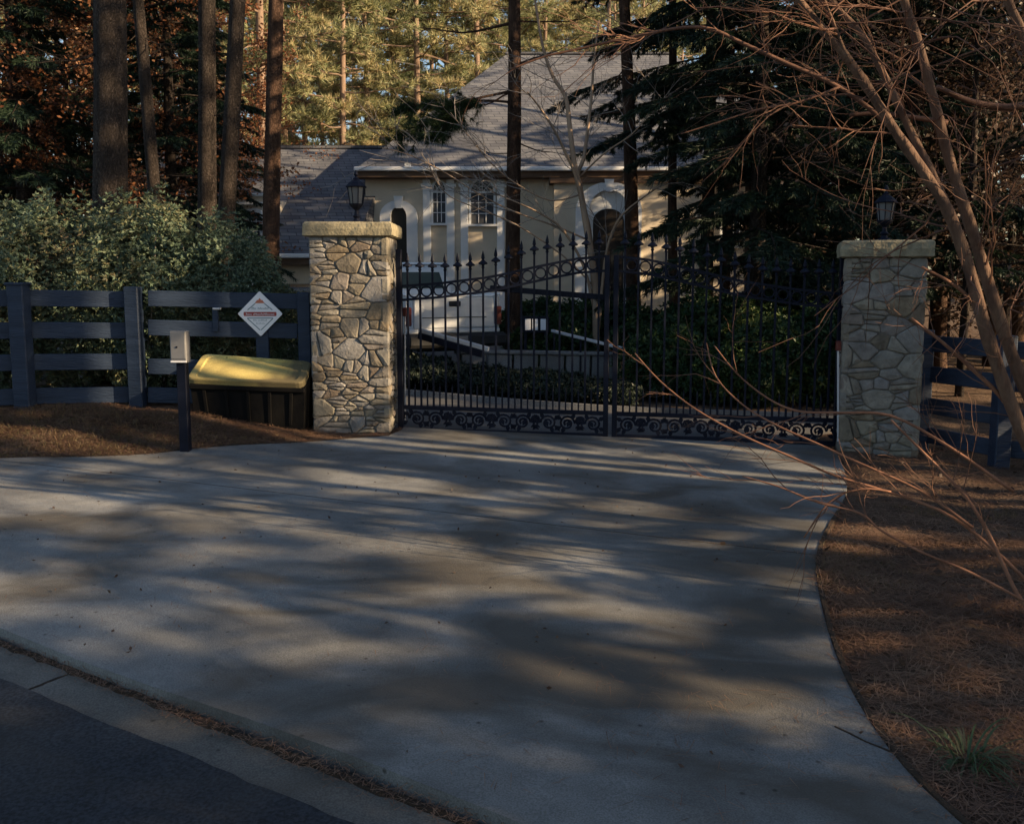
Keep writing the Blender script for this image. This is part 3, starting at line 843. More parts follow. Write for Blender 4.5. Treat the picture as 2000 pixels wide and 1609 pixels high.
# ------------------------------------------------------------------ wrought-iron gate, two leaves
gL = pt(779, 843, LP.y + .38); gR = pt(1637, 872, RP.y + .42)
GC = gL + (gR - gL) * .492
zfix = 0.035
for v in (gL, gR, GC): v.z += 0
def arch(s):      # top of ring band above base; s=0 hinge .. 1 centre
    xs = [0, .2, .45, .65, .84, 1]; ys = [1.60, 1.64, 1.72, 1.83, 1.925, 1.96]
    return float(np.interp(s, xs, ys))
def collar(s):
    xs = [0, .2, .38, .5, .65, .8, 1]; ys = [1.83, 1.825, 1.85, 1.91, 2.02, 2.07, 2.11]
    return float(np.interp(s, xs, ys))
fin_mesh = MB().lathe([(.013, -.055), (.020, -.044), (.013, -.03), (.02, -.016), (.052, -.010), (.052, .004), (.026, .024), (.011, .038), (.021, .054), (.017, .085), (.002, .135)], (0, 0, 0), 8)
fin_me = None
def leaf(label, H0, C0, n=16, brace=False):
    """H0 hinge-side bottom, C0 centre-side bottom"""
    global fin_me
    root = thing('gate_leaf', label, 'gate', H0, 'leaves of the iron driveway gate')
    D = C0 - H0; Lg = math.hypot(D.x, D.y); ang = math.atan2(D.y, D.x)
    P = lambda s, h, off=0.0: H0 + D * s + Vector((-math.sin(ang), math.cos(ang), 0)) * off + Vector((0, 0, h))
    def rail(name, h0, h1, th=.03, s0=0.012, s1=.988):
        obj(name, MB().bar(P(s0, (h0 + h1) / 2), P(s1, (h0 + h1) / 2), th, h1 - h0, bev=.004), M['iron'], root)
    obj('hinge_stile', MB().box(P(.012, 1.0) , (.06, .06, 2.0), ang, bev=.005), M['iron'], root)
    obj('meeting_stile', MB().box(P(.985, .98), (.055, .055, 1.98), ang, bev=.005), M['iron'], root)
    rail('bottom_rail', .0, .055); rail('lower_rail', .255, .30); 
    # ring band: two curved rails
    for nm, off in (('band_rail_upper', 0), ('band_rail_lower', -.15)):
        mb = MB()
        ss = np.linspace(.012, .985, 15)
        pts = [P(s, arch(s) + off) for s in ss]
        for a, b in zip(pts[:-1], pts[1:]): mb.bar(a, b + (b - a) * .02, .026, .026)
        obj(nm, mb, M['iron'], root)
    step = .955 / n
    for i in range(n):
        s = .022 + step * (i + .5)
        c = collar(s)
        pk = obj('picket', MB().bar(P(s, .30), P(s, c - .045), .021, .021, up=(math.cos(ang), math.sin(ang), 0)), M['iron'], root)
        if fin_me is None:
            fo = obj('finial', fin_mesh, M['iron'], None, smooth=False); fin_me = fo.data; bpy.data.objects.remove(fo)
        f_ = bpy.data.objects.new('finial', fin_me); col.objects.link(f_); f_.parent = pk
        f_.location = P(s, c) - H0
    for i in range(n - 1):
        s = .022 + step * (i + 1)
        h = arch(s) - .075; cc = P(s, h)
        ring = MB(); rp = [cc + Vector((math.cos(ang) * .056 * math.cos(a), math.sin(ang) * .056 * math.cos(a), .056 * math.sin(a) + math.cos(a) * .056 * D.z / Lg)) for a in np.linspace(0, 2 * math.pi, 15)]
        ring.tube(rp, .0095, 5, cap=False); obj('ring', ring, M['iron'], root)
    for i in range(n * 2):            # short dog bars low down, between and beside the pickets
        if i % 2 == 0: continue
        s = .022 + step * (i + 1) / 2
        if s > .975: continue
        db = MB().bar(P(s, .30), P(s, .50), .016, .016, up=(math.cos(ang), math.sin(ang), 0))
        e = P(s, .50); db.add([e + Vector((-.011, 0, 0)), e + Vector((.011, 0, 0)), e + Vector((0, -.011, 0)), e + Vector((0, .011, 0)), e + Vector((0, 0, .06))], [(0, 2, 4), (2, 1, 4), (1, 3, 4), (3, 0, 4)])
        obj('dog_bar', db, M['iron'], root)
    # scrollwork panel: vine scrolls and leaves between bottom and lower rails
    m_ = 9
    for i in range(m_):
        s0 = .03 + .94 * (i + .5) / m_; half = .94 / m_ / 2 * Lg; flip = 1 if i % 2 else -1
        mb = MB()
        pts = []
        for t in np.linspace(0, 1, 22):
            a = t * 3.3 * math.pi; r = .088 * (1 - t * .75)
            pts.append(P(s0 + flip * (-.02 + r * math.cos(a)) / Lg, .155 + r * math.sin(a) * .95))
        mb.tube(pts, [.0115] * 21 + [.016], 4)
        tail = [P(s0 + flip * (.07 + .1 * t) / Lg, .155 + .07 * math.sin(t * 5) * (1 - t * .3)) for t in np.linspace(0, 1, 9)]
        mb.tube(tail, .0105, 4)
        for (dx, dz, a) in ((.10, .055, .5), (.12, -.05, -.6), (-.11, .06, 2.5), (-.115, -.055, 3.8), (.0, .0, 1.2), (.145, .01, .0), (-.06, -.075, 4.5), (.05, .08, 1.3)):
            a += random.uniform(-.3, .3); c = P(s0 + flip * dx / Lg, .155 + dz)
            ex = Vector((math.cos(ang), math.sin(ang), 0)) * flip * math.cos(a) + Vector((0, 0, math.sin(a))); ey = Vector((math.cos(ang), math.sin(ang), 0)) * -flip * math.sin(a) + Vector((0, 0, math.cos(a)))
            th = Vector((-math.sin(ang), math.cos(ang), 0)) * .006
            o6 = [c - ex * .044, c - ex * .005 + ey * .024, c + ex * .028 + ey * .011, c + ex * .05, c + ex * .028 - ey * .011, c - ex * .005 - ey * .024]
            mb.prism(list(range(6)), lambda k, sd, o6=o6, th=th: o6[k] + (th if sd else -th))
        obj('scroll', mb, M['iron'], root)
    if brace:
        obj('brace_bar', MB().bar(P(.44, 1.60, .06), P(.99, 1.52, .06), .05, .06, bev=.006), M['iron'], root)
        arm = obj('opener_arm_lit_top', MB().bar(P(.06, 1.10, .50), P(.43, .93, .10), .05, .05, bev=.008), M['pale'], root)  # pale bar puts the sunlight on top of the black arm into colour
        obj('opener_arm_underside', MB().bar(P(.06, 1.04, .50), P(.40, .875, .13), .07, .075, bev=.008), M['iron'], root)  # dark underside of the same arm
    return root
leaf('left leaf of the black spear-topped driveway gate, by the lit stone pillar', gL, GC + (gL - GC).normalized() * .012, 16, True)
leaf('right leaf of the black spear-topped driveway gate, by the shaded stone pillar', gR, GC + (gR - GC).normalized() * .012, 16)
# slim conduits with red boxes fixed beside the hinges
def conduit(label, u, v0, v1, Y, vbox):
    a, b = pt(u, v1, Y), pt(u, v0, Y)
    root = thing('sensor_conduit', label, 'conduit', a, 'sensor conduits beside the gate hinges')
    obj('pipe', MB().tube([a, b], .011, 7), M['pale'], root)
    obj('red_box', MB().box(b + Vector((0, 0, .05)), (.05, .05, .1), bev=.008), M['redlens'], root)
conduit('thin pale conduit with a red box beside the shaded pillar', 1637, 685, 862, RP.y + .15, 675)
conduit('short pipe with a red reflector beside the lit pillar', 791, 618, 838, LP.y + .72, 605)

# ------------------------------------------------------------------ board fence on the left
def board(name, a, b, w, h, parent, mat='fence'):
    return obj(name, MB().bar(a, b, w, h, bev=.006), M[mat], parent)
FA = gp(50, 798); FB = pt(270, 786, FA.y + .35); FB.z = gz(FB.x, FB.y)
FC = Vector((LP.x - .06, LP.y + .42, gz(LP.x - .06, LP.y + .42)))
FZ = FA + (FA - FB) * 1.5; FZ.z = gz(FZ.x, FZ.y)
fl_root = thing('board_fence', 'dark four-board paddock fence running left below the hedge', 'fence', FA, 'dark board fences')
hts = [(575 + 592) / 2 - 1, 646, 709, 776]
def rail_z(v): return pt(50, v, FA.y).z - FA.z
top_post = pt(50, 556, FA.y).z - FA.z
bh = .172
for k, (p, ww) in enumerate(((FA, .165), (FB, .15), (FZ, .15))):
    obj('post', MB().box((p.x, p.y, p.z + top_post / 2 - .15), (ww, ww, top_post + .3), bev=.01), M['fence'], fl_root)
for v in hts:
    z = rail_z(v)
    off = Vector((0, .09, 0)) if v != hts[0] else Vector((0, .09, 0))
    board('board', FB + Vector((0, .09, z)), FA + Vector((0.0, .09, z)), .03, bh, fl_root)
    board('board', FA + Vector((-.004, .09, z)), FZ + Vector((0, .09, z)), .03, bh, fl_root)
obj('sun_cap', MB().box((FA.x, FA.y, FA.z + top_post + .008), (.19, .19, .03), bev=.006), M['fence'], fl_root)
# short section between the fence and the pillar, with a latch post
fs_root = thing('board_fence', 'short dark board fence panel between the hedge and the lit pillar', 'fence', FC, 'dark board fences')
pC = FC + Vector((-.085, 0, 0))
zt = pt(594, 571, FC.y).z - FC.z
obj('post', MB().box((pC.x, pC.y, pC.z + zt / 2 - .1), (.14, .14, zt + .2), bev=.01), M['fence'], fs_root)
for va, vb in ((583, 589), (640, 647), (716, 722), (772, 778)):
    a = pt(287, va, FB.y); b = pt(580, vb, FC.y)
    board('board', a + Vector((0, .03, 0)), b + Vector((0.0, .03, 0)), .03, bh * .98, fs_root)
mp_ = pt(424, 700, (FB.y + FC.y) / 2); mz = pt(424, 605, mp_.y).z
zlo = pt(424, 648, mp_.y).z
obj('latch_post', MB().box((mp_.x, mp_.y + .0, (mz + zlo) / 2), (.06, .04, mz - zlo), bev=.005), M['fence'], fs_root)
obj('latch_cap', MB().bar((mp_.x - .02, mp_.y - .01, mz + .012), (mp_.x + .06, mp_.y - .01, mz + .012), .05, .02, bev=.003), M['pale'], fs_root)

# right-hand fence behind the bare stems
q0 = Vector((RP.x + PW + .02, RP.y + .42, 0)); q0.z = gz(q0.x, q0.y)
q1 = Vector((4.70, 8.75, 0)); q1.z = gz(q1.x, q1.y)
q2 = Vector((6.6, 7.6, 0)); q2.z = gz(q2.x, q2.y)
fr_root = thing('board_fence', 'dark board fence beyond the shaded pillar, half hidden by twigs', 'fence', q0, 'dark board fences')
for p in (q0 + Vector((.02, 0, 0)), q1, q2):
    obj('post', MB().box((p.x, p.y, p.z + .58), (.15, .15, 1.36), bev=.01), M['fence'], fr_root)
for h in (1.12, .80, .47, .16):
    board('board', q0 + Vector((0, .09, h)), q1 + Vector((0, .09, h)), .03, .165, fr_root)
    board('board', q1 + Vector((0, .09, h)), q2 + Vector((0, .09, h)), .03, .165, fr_root)

# ------------------------------------------------------------------ keypad pedestal
kb = gp(356, 864); Yk = kb.y
kr = thing('keypad_pedestal', 'grey keypad box on a thin dark post at the drive edge', 'keypad', kb)
z1 = pt(356, 708, Yk).z; z0 = pt(356, 646, Yk).z
xl, xr = pt(335, 680, Yk).x, pt(369, 680, Yk).x
obj('post', MB().box((pt(356, 800, Yk).x, Yk + .05, (kb.z - .2 + z1 + .2) / 2), (.085, .085, z1 - kb.z + .4), bev=.006), M['iron'], kr)
bx_ = obj('box', MB().box(((xl + xr) / 2, Yk - .0, (z0 + z1) / 2), (xr - xl - .012, .11, z0 - z1), bev=.006), M['steel'], kr)
fp = obj('face_plate', MB().box(((xl + xr) / 2, Yk - .0585, (z0 + z1) / 2 + .012), (xr - xl - .03, .006, z0 - z1 - .05), bev=.002), M['steel'], kr)
obj('lower_lip', MB().box(((xl + xr) / 2, Yk - .058, z1 + .012), (xr - xl - .016, .008, .014), bev=.002), M['signwhite'], bx_)
obj('button', MB().tube([((xl + xr) / 2 - .01, Yk - .061, (z0 + z1) / 2), ((xl + xr) / 2 - .01, Yk - .066, (z0 + z1) / 2)], .009, 10), M['iron'], fp)

# ------------------------------------------------------------------ diamond sign
sy = FC.y - .085
sc0 = pt(508, 613, sy); hd = (pt(552, 613, sy).x - pt(464, 613, sy).x) / 2
sb = Vector((sc0.x, sy + .05, gz(sc0.x, sy)))
sr = thing('diamond_sign', 'white diamond notice with a red band on a dark post by the bin', 'sign', sb)
obj('post', MB().box((sc0.x + .003, sy + .06, (sb.z - .2 + sc0.z + hd * .5) / 2), (.14, .05, sc0.z + hd * .5 - sb.z + .2), bev=.006), M['fence'], sr)
def dia(hd_, y0, y1, rc=.03):
    c = [(0, hd_), (hd_, 0), (0, -hd_), (-hd_, 0)]; poly = []
    for i in range(4):
        p = Vector(c[i]); a = Vector(c[i - 1]); b = Vector(c[(i + 1) % 4])
        for t in (0, .5, 1):
            q_ = p + ((a - p).normalized() * (1 - t) + (b - p).normalized() * t) * rc * (.6 if t == .5 else 1)
            poly.append((q_.x, q_.y))
    return MB().prism(poly, lambda p, sd: Vector((sc0.x + p[0], y1 if sd else y0, sc0.z + p[1])))
plate = obj('plate', dia(hd, sy, sy + .012, .012), M['signwhite'], sr)
def flat(name, poly, mat, y=sy - .0018, th=.0016):
    return obj(name, MB().prism(poly, lambda p, sd: Vector((sc0.x + p[0] * hd, y + (th if sd else 0), sc0.z + p[1] * hd))), M[mat], plate)
flat('red_band', [(-.70, .085), (-.73, .05), (-.73, -.06), (-.70, -.10), (.70, -.10), (.73, -.06), (.73, .05), (.70, .085)], 'signred')
flat('peak_emblem', [(0, .70), (.07, .60), (.11, .62), (.22, .47), (-.22, .47), (-.11, .62), (-.07, .60)], 'signorange')
def line2(a, b, w=.022):
    a, b = Vector(a), Vector(b); d = (b - a).normalized(); n_ = Vector((-d.y, d.x)) * w
    return [tuple(a + n_), tuple(a - n_), tuple(b - n_), tuple(b + n_)]
for a, b in (((-.55, .17), (-.2, .46)), ((.55, .17), (.2, .46)), ((-.58, -.19), (.58, -.19)), ((-.56, -.21), (-.02, -.72)), ((.56, -.21), (.02, -.72))):
    flat('border_line', line2(a, b), 'signgrey', sy - .0022)
def marks(name, x0, x1, z, h, mat, y=sy - .0030, gaps=(.3,)):
    """lettering too small to read in the photograph: a row of letter-sized strokes"""
    mb = MB(); x = x0; g = random.Random(int((x0 + z) * 100)); k = 0
    while x < x1:
        w = g.uniform(.030, .05)
        if any(abs((x - x0) / (x1 - x0) - q) < .03 for q in gaps): x += .05; gaps = tuple(q for q in gaps if abs((x - x0) / (x1 - x0) - q) > .06); continue
        hh = h * (1.0 if k == 0 else g.choice((.62, .62, .9)))
        for poly in ([(x, z - h / 2), (x + .014, z - h / 2), (x + .014, z - h / 2 + hh), (x, z - h / 2 + hh)], [(x + .013, z - h / 2 + hh * .5), (x + w, z - h / 2 + hh * .5), (x + w, z - h / 2 + hh * .72), (x + .013, z - h / 2 + hh * .72)]):
            mb.prism(poly, lambda p, sd: Vector((sc0.x + p[0] * hd, y + (.0008 if sd else 0), sc0.z + p[1] * hd)))
        x += w + .016; k += 1
    return obj(name, mb, M[mat], plate)
marks('upper_lettering', -.36, .36, .25, .12, 'signgrey')
marks('band_lettering', -.62, .62, -.01, .11, 'signwhite', gaps=(.22,))
marks('lower_lettering', -.30, .30, -.28, .09, 'signgrey')
marks('lowest_lettering', -.17, .17, -.42, .08, 'signgrey')

# ------------------------------------------------------------------ black bin with a moulded yellow lid
by0 = FC.y - .62
fl_, fr_ = pt(367, 740, by0 - .0), pt(590, 748, by0 - .0)
bl, br2 = pt(398, 692, by0 + .5), pt(608, 707, by0 + .42)
binroot = thing('storage_bin', 'low black bin with a mossy yellow lid beside the lit pillar', 'bin', (((fl_ + fr_) / 2).x, by0 + .25, gz(((fl_ + fr_) / 2).x, by0)))
zl = fl_.z; zr = fr_.z; xb0, xb1 = fl_.x + .015, pt(596, 800, by0).x
zbk_l, zbk_r = bl.z, br2.z
zb = binroot.location.z - .06
Mb = MB()
Vb = [(xb0 + .04, by0 + .03, zb), (xb1 - .03, by0 + .03, zb), (xb1 - .0, by0 + .48, zb), (xb0 + .06, by0 + .5, zb),
      (xb0, by0 + .012, zl - .05), (xb1, by0 + .012, zr - .05), (xb1 + .03, by0 + .5, zbk_r - .03), (xb0 + .1, by0 + .52, zbk_l - .03)]
Mb.add(Vb, [(0, 3, 2, 1), (4, 5, 6, 7), (0, 1, 5, 4), (1, 2, 6, 5), (2, 3, 7, 6), (3, 0, 4, 7)])
obj('body', Mb, M['bin'], binroot)
for t in (.12, .31, .5, .69, .88):
    a = Vector(Vb[0]).lerp(Vector(Vb[1]), t); b = Vector(Vb[4]).lerp(Vector(Vb[5]), t)
    obj('rib', MB().bar(a + Vector((0, -.006, .05)), b + Vector((0, -.008, -.06)), .035, .02, up=(0, 1, 0), bev=.004), M['bin'], binroot)
obj('rim', MB().bar(Vector(Vb[4]) + Vector((0, -.012, -.03)), Vector(Vb[5]) + Vector((0, -.012, -.03)), .03, .05, bev=.008), M['bin'], binroot)
# lid: rounded quad with raised border and recessed middle
def rq(c, ins, rcf=.16):
    cs = [Vector(p) for p in c]; ctr = sum(cs, Vector((0, 0, 0))) / 4
    cs = [p + (ctr - p).normalized() * ins * 1.3 for p in cs]; out = []
    for i in range(4):
        p, a, b = cs[i], cs[i - 1], cs[(i + 1) % 4]
        ra = (a - p).normalized(); rb = (b - p).normalized(); r_ = .085
        for t in np.linspace(0, 1, 5):
            out.append(p + ra * r_ * (1 - t) ** 2 + rb * r_ * t ** 2)
    return out
lc = [fl_ + Vector((-.01, 0, 0)), fr_ + Vector((.01, -.02, 0)), br2, bl]
upn = ((lc[1] - lc[0]).cross(lc[3] - lc[0])).normalized()
if upn.z < 0: upn = -upn
lv = [(rq(lc, .0), -.085), (rq(lc, -.010), -.08), (rq(lc, -.010), -.004), (rq(lc, .002), .008), (rq(lc, .055), .008), (rq(lc, .066), -.008)]
V_ = []; F_ = []
n_ = len(lv[0][0])
for ring_, d in lv: V_ += [p + upn * d for p in ring_]
for l in range(len(lv) - 1):
    for i in range(n_):
        j = (i + 1) % n_; F_.append((l * n_ + i, l * n_ + j, (l + 1) * n_ + j, (l + 1) * n_ + i))
F_.append(tuple((len(lv) - 1) * n_ + i for i in range(n_))); F_.append(tuple(range(n_ - 1, -1, -1)))
obj('lid', MB().add(V_, F_), M['lid'], binroot, smooth=False)

# ------------------------------------------------------------------ house
HY = 27.0                                     # front wall plane
hz0 = 0.05
hb = Vector((1.5, HY, hz0))
house = thing('house', 'cream stucco house with white arched trim under a grey hipped roof', 'house', hb)
ev = pt(700, 331, HY - .5).z                  # eave height
x_l = pt(714, 380, HY).x; x_r = 8.6
def hbox(name, x0, x1, y0, y1, z0, z1, mat, par=house, bev=0.0):
    return obj(name, MB().box(((x0 + x1) / 2, (y0 + y1) / 2, (z0 + z1) / 2), (x1 - x0, y1 - y0, z1 - z0), bev=bev), M[mat], par)
wallo = hbox('wall', x_l, x_r, HY, HY + 11.5, hz0 - .4, ev + .02, 'stucco')
# projecting entrance bay on the right
bx0, bx1 = pt(1082, 400, HY - .6).x, pt(1300, 400, HY - .6).x
hbox('entrance_bay', bx0, bx1 + 1.0, HY - .62, HY + .1, hz0 - .4, ev - .26, 'stucco')
# roof: hip
e0 = HY - .55
rl, rr = pt(990, 106, HY + 6).x, pt(1245, 106, HY + 6).x
rz_ = pt(1090, 106, HY + 6).z
xl_e = pt(694, 330, e0).x; xr_e = 9.3
Vr = [(xl_e, e0, ev), (xr_e, e0, ev), (xr_e, HY + 12.1, ev), (xl_e, HY + 12.1, ev), (rl, HY + 6, rz_), (rr + 1.2, HY + 6, rz_)]
roof = obj('roof', MB().add(Vr, [(0, 1, 5, 4), (1, 2, 5), (2, 3, 4, 5), (3, 0, 4), (3, 2, 1, 0)]), M['shingle'], house)
obj('ridge_cap', MB().bar(Vector(Vr[4]) + Vector((-.05, 0, .02)), Vector(Vr[5]) + Vector((.05, 0, .02)), .22, .06), M['shingle'], roof)
obj('gutter', MB().bar((xl_e - .03, e0 - .06, ev + .0), (xr_e, e0 - .06, ev + .0), .12, .11, bev=.02), M['trim'], house)
obj('fascia', MB().bar((xl_e, e0 + .03, ev - .14), (xr_e, e0 + .03, ev - .14), .03, .16), M['soffit'], house)
hbox('soffit', xl_e, xr_e, e0 + .05, HY + .02, ev - .23, ev - .20, 'soffit')
hbox('gutter_bracket', pt(797, 326, e0).x - .08, pt(797, 326, e0).x + .08, e0 - .14, e0 - .02, ev + .03, ev + .15, 'trim')
# arched helper
def arch_pts(cx, zs, w, n=12, z_bottom=None, rise=None):
    r_ = w / 2; rise = rise or r_
    pts = [(cx - r_, z_bottom if z_bottom is not None else zs)]
    for a in np.linspace(math.pi, 0, n): pts.append((cx + r_ * math.cos(a), zs + rise * math.sin(a)))
    pts.append((cx + r_, z_bottom if z_bottom is not None else zs))
    return pts
def band(name, outer, inner_, y0, y1, mat, par):
    """flat ring between two arch outlines, extruded y0..y1"""
    n = len(outer); mb = MB(); V_ = []
    for y in (y0, y1): V_ += [Vector((p[0], y, p[1])) for p in outer] + [Vector((p[0], y, p[1])) for p in inner_]
    F_ = []
    for i in range(n - 1):
        F_ += [(i, i + 1, n + i + 1, n + i), (2 * n + i + 1, 2 * n + i, 3 * n + i, 3 * n + i + 1), (i + 1, i, 2 * n + i, 2 * n + i + 1), (n + i, n + i + 1, 3 * n + i + 1, 3 * n + i)]
    for i in (0, n - 1): F_.append((i, n + i, 3 * n + i, 2 * n + i))
    mb.add(V_, F_); return obj(name, mb, M[mat], par)
def window_arch(u0, u1, v_top, v_spring, v_bot, Y, par=house, fan=True, mat_in='blind', depth=.1, sill=True, rise=None):
    x0, x1 = pt(u0, v_spring, Y).x, pt(u1, v_spring, Y).x; cx = (x0 + x1) / 2; w = x1 - x0
    zs = pt(u0, v_spring, Y).z; zb_ = pt(u0, v_bot, Y).z; ri = pt(u0, v_top, Y).z - zs
    win = obj('window', MB().prism(arch_pts(cx, zs, w, 12, zb_, ri), lambda p, sd: Vector((p[0], Y - (.03 if sd else .012), p[1]))), M['wglass'], par)
    band('frame', arch_pts(cx, zs, w + .12, 12, zb_ - .06, ri + .06), arch_pts(cx, zs, w, 12, zb_, ri), Y - .09, Y - .005, 'trim', win)
    # lower sash with blind behind, transom bar, fan muntins
    obj('blind', MB().box((cx, Y - .035, (zs + zb_) / 2 - .02), (w - .02, .006, zs - zb_ - .06)), M[mat_in], win)
    mb = MB().box((cx, Y - .055, zs), (w, .05, .06)); 
    for i in range(1, 3): mb.box((cx, Y - .048, zb_ + (zs - zb_) * i / 3), (w, .02, .018))
    for i in (-1, 1): mb.box((cx + i * w / 6, Y - .047, (zs + zb_) / 2), (.018, .02, zs - zb_ - .06))
    obj('transom', mb, M['trim'], win)
    if fan:
        mb = MB()
        for a in (45, 90, 135):
            c, s_ = math.cos(R(a)), math.sin(R(a)); mb.bar((cx + c * w * .12, Y - .045, zs + s_ * ri * .24), (cx + c * w * .48, Y - .045, zs + s_ * ri * .96), .013, .013, up=(0, 1, 0))
        mb.tube([(cx + w * .24 * math.cos(t), Y - .045, zs + ri * .48 * math.sin(t)) for t in np.linspace(0, math.pi, 9)], .007, 4)
        obj('fan_muntin', mb, M['trim'], win)
    if sill: obj('sill', MB().box((cx, Y - .07, zb_ - .04), (w + .2, .14, .07), bev=.01), M['trim'], win)
    return win
window_arch(846, 870, 355, 375, 436, HY)
window_arch(920, 964, 352, 376, 438, HY)
# pilasters
for u in (834, 880, 907, 978):
    c = pt(u, 400, HY).x
    pl = hbox('pilaster', c - .11, c + .11, HY - .14, HY + .01, hz0 - .3, ev - .24, 'trim', bev=.01)
    hbox('capital', c - .16, c + .16, HY - .18, HY + .0, ev - .46, ev - .36, 'trim', pl, .01)
# arched porch opening on the left with keystone
for (u0, u1, uo0, uo1, vt, vto, vs_, Y, key) in ((764, 795, 742, 815, 404, 392, 424, HY, True), (1150, 1226, 1124, 1252, 372, 356, 412, HY - .62, True)):
    x0, x1, o0, o1 = [pt(u, vs_, Y).x for u in (u0, u1, uo0, uo1)]
    cx = (x0 + x1) / 2; zs = pt(u0, vs_, Y).z; ri = pt(u0, vt, Y).z - zs; ro = pt(u0, vto, Y).z - zs
    dw = obj('arched_opening', MB().prism(arch_pts(cx, zs, x1 - x0, 14, hz0, ri), lambda p, sd, Y=Y: Vector((p[0], Y - (.03 if sd else .008), p[1]))), M['door'] if Y == HY else M['trim'], house)
    band('surround', arch_pts(cx, zs, o1 - o0, 14, hz0, ro), arch_pts(cx, zs, x1 - x0, 14, hz0, ri), Y - .16, Y - .004, 'trim', dw)
    if key: obj('keystone', MB().prism([(-.09, 0), (.09, 0), (.13, .34), (-.13, .34)], lambda p, sd, Y=Y, cx=cx, z=zs + ri - .05: Vector((cx + p[0], Y - (.2 if sd else .02), z + p[1]))), M['trim'], dw)
# dark entrance door with glass inside the right arch
Yd = HY - .66
xd0, xd1 = pt(1158, 440, Yd).x, pt(1218, 440, Yd).x
zs = pt(1180, 432, Yd).z; ri = pt(1180, 408, Yd).z - zs
dr = obj('door', MB().prism(arch_pts((xd0 + xd1) / 2, zs, xd1 - xd0, 12, hz0, ri), lambda p, sd: Vector((p[0], Yd - (.07 if sd else .0), p[1]))), M['door'], house)
for i in (-1, 1):
    cx = (xd0 + xd1) / 2 + i * (xd1 - xd0) * .23
    obj('pane', MB().box((cx, Yd - .075, hz0 + 1.6), ((xd1 - xd0) * .3, .012, 1.5), bev=.004), M['wglass'], dr)
obj('handle', MB().tube([((xd0 + xd1) / 2 + .06, Yd - .12, hz0 + .95), ((xd0 + xd1) / 2 + .06, Yd - .12, hz0 + 1.3)], .015, 6), M['chrome'], dr)
# upper band over the bay
hbox('bay_cornice', bx0 - .12, bx1 + 1.1, HY - .78, HY + .05, ev - .40, ev - .26, 'soffit')
# right-hand windows, seen through the conifer
for u in (1345, 1410, 1470):
    window_arch(u, u + 34, 395, 412, 480, HY, fan=False)
# left wing: long roof plane facing the drive, low eave, pale wall
wy1 = 30.5; wy0 = 23.6
wz1 = pt(640, 289, wy1).z; wz0 = pt(575, 500, wy0).z
wx0 = pt(470, 400, wy1).x - 2.5; wx1 = pt(742, 300, wy1).x
wx1e = pt(692, 440, 25.5).x
Vw = [(wx0, wy0, wz0), (wx1e + .1, wy0, wz0), (wx1 + .6, wy1, wz1), (wx0, wy1, wz1), (wx0, 2 * wy1 - wy0, wz0), (wx1 + .6, 2 * wy1 - wy0, wz0)]
wr = obj('wing_roof', MB().add(Vw, [(0, 1, 2, 3), (3, 2, 5, 4), (0, 3, 4), (1, 5, 2), (0, 4, 5, 1)]), M['shingle'], house)
obj('wing_ridge', MB().bar((wx0, wy1, wz1 + .02), (wx1 + .3, wy1, wz1 + .02), .25, .08), M['shingle'], wr)
obj('wing_gutter', MB().bar((wx0 - .05, wy0 - .06, wz0 + .0), (wx1e + .12, wy0 - .06, wz0 + .0), .12, .11, bev=.02), M['trim'], house)
hbox('wing_wall', wx0 + .3, wx1e - .1, wy0 + .45, wy1, -.5, wz0 - .04, 'stucco')
hbox('wing_fascia', wx0, wx1e + .08, wy0 + .0, wy0 + .03, wz0 - .22, wz0 - .06, 'soffit')
gx = pt(560, 540, wy0 + .45).x
gd = hbox('garage_door', gx - 2.6, gx - .25, wy0 + .40, wy0 + .44, -.2, 1.85, 'trim')
for i in range(4): hbox('door_panel', gx - 2.55, gx - .30, wy0 + .375, wy0 + .399, -.15 + i * .5, .30 + i * .5, 'trim', gd, .01)
# side gable dormer behind the leaning trunks: two pale eave lines
dx0, dx1 = pt(470, 390, 24.2).x, pt(519, 390, 24.2).x
for v in (381, 398):
    z = pt(500, v, 24.2).z; obj('eave_trim', MB().bar((dx0 - 1.6, 24.2, z), (dx1, 24.2, z), .1, .07, bev=.01), M['trim'], house)
zz0, zz1 = pt(500, 490, 24.25).z, pt(500, 381, 24.25).z
hbox('side_bay', dx0 - 1.5, dx1 - .05, 24.26, 26.8, zz0 - 2.4, zz1 - .02, 'stucco')
window_arch(486, 508, 412, 414, 470, 24.26, fan=False, mat_in='blind', sill=True)

# ------------------------------------------------------------------ pickup truck seen from behind
tr0 = gp(888, 715)
TY = 14.9
trx = pt(888, 600, TY).x
truck = thing('pickup_truck', 'silver pickup truck parked behind the gate, tailgate towards us', 'truck', (trx, TY, gz(trx, TY)))
truck.rotation_euler = (0, 0, R(25))
ROOT[truck.name] = Vector((0, 0, 0))          # parts below are in truck space: x right, y forward, z up
def tbox(name, c, s_, mat, par=truck, bev=.02, Mx=None): return obj(name, MB().box(c, s_, M=Mx, bev=bev), M[mat], par)
W_ = 1.66
tbox('bed_floor', (0, 1.0, .80), (W_ - .04, 1.98, .08), 'silver')
for sx in (-1, 1):
    tbox('bed_side', (sx * (W_ / 2 - .04), 1.02, 1.06), (.08, 1.9, .62), 'silver', bev=.03)
    r_ = tbox('bed_rail', (sx * (W_ / 2 - .05), 1.02, 1.385), (.12, 1.92, .04), 'sunlit_paint', bev=.012)
    tl = tbox('tail_light', (sx * (W_ / 2 - .05), .04, 1.04), (.10, .1, .30), 'redlens', bev=.015)
    arch_ = MB()
    tbox('fender', (sx * (W_ / 2 - .01), 1.05, .92), (.06, 1.05, .28), 'rubber', bev=.03)
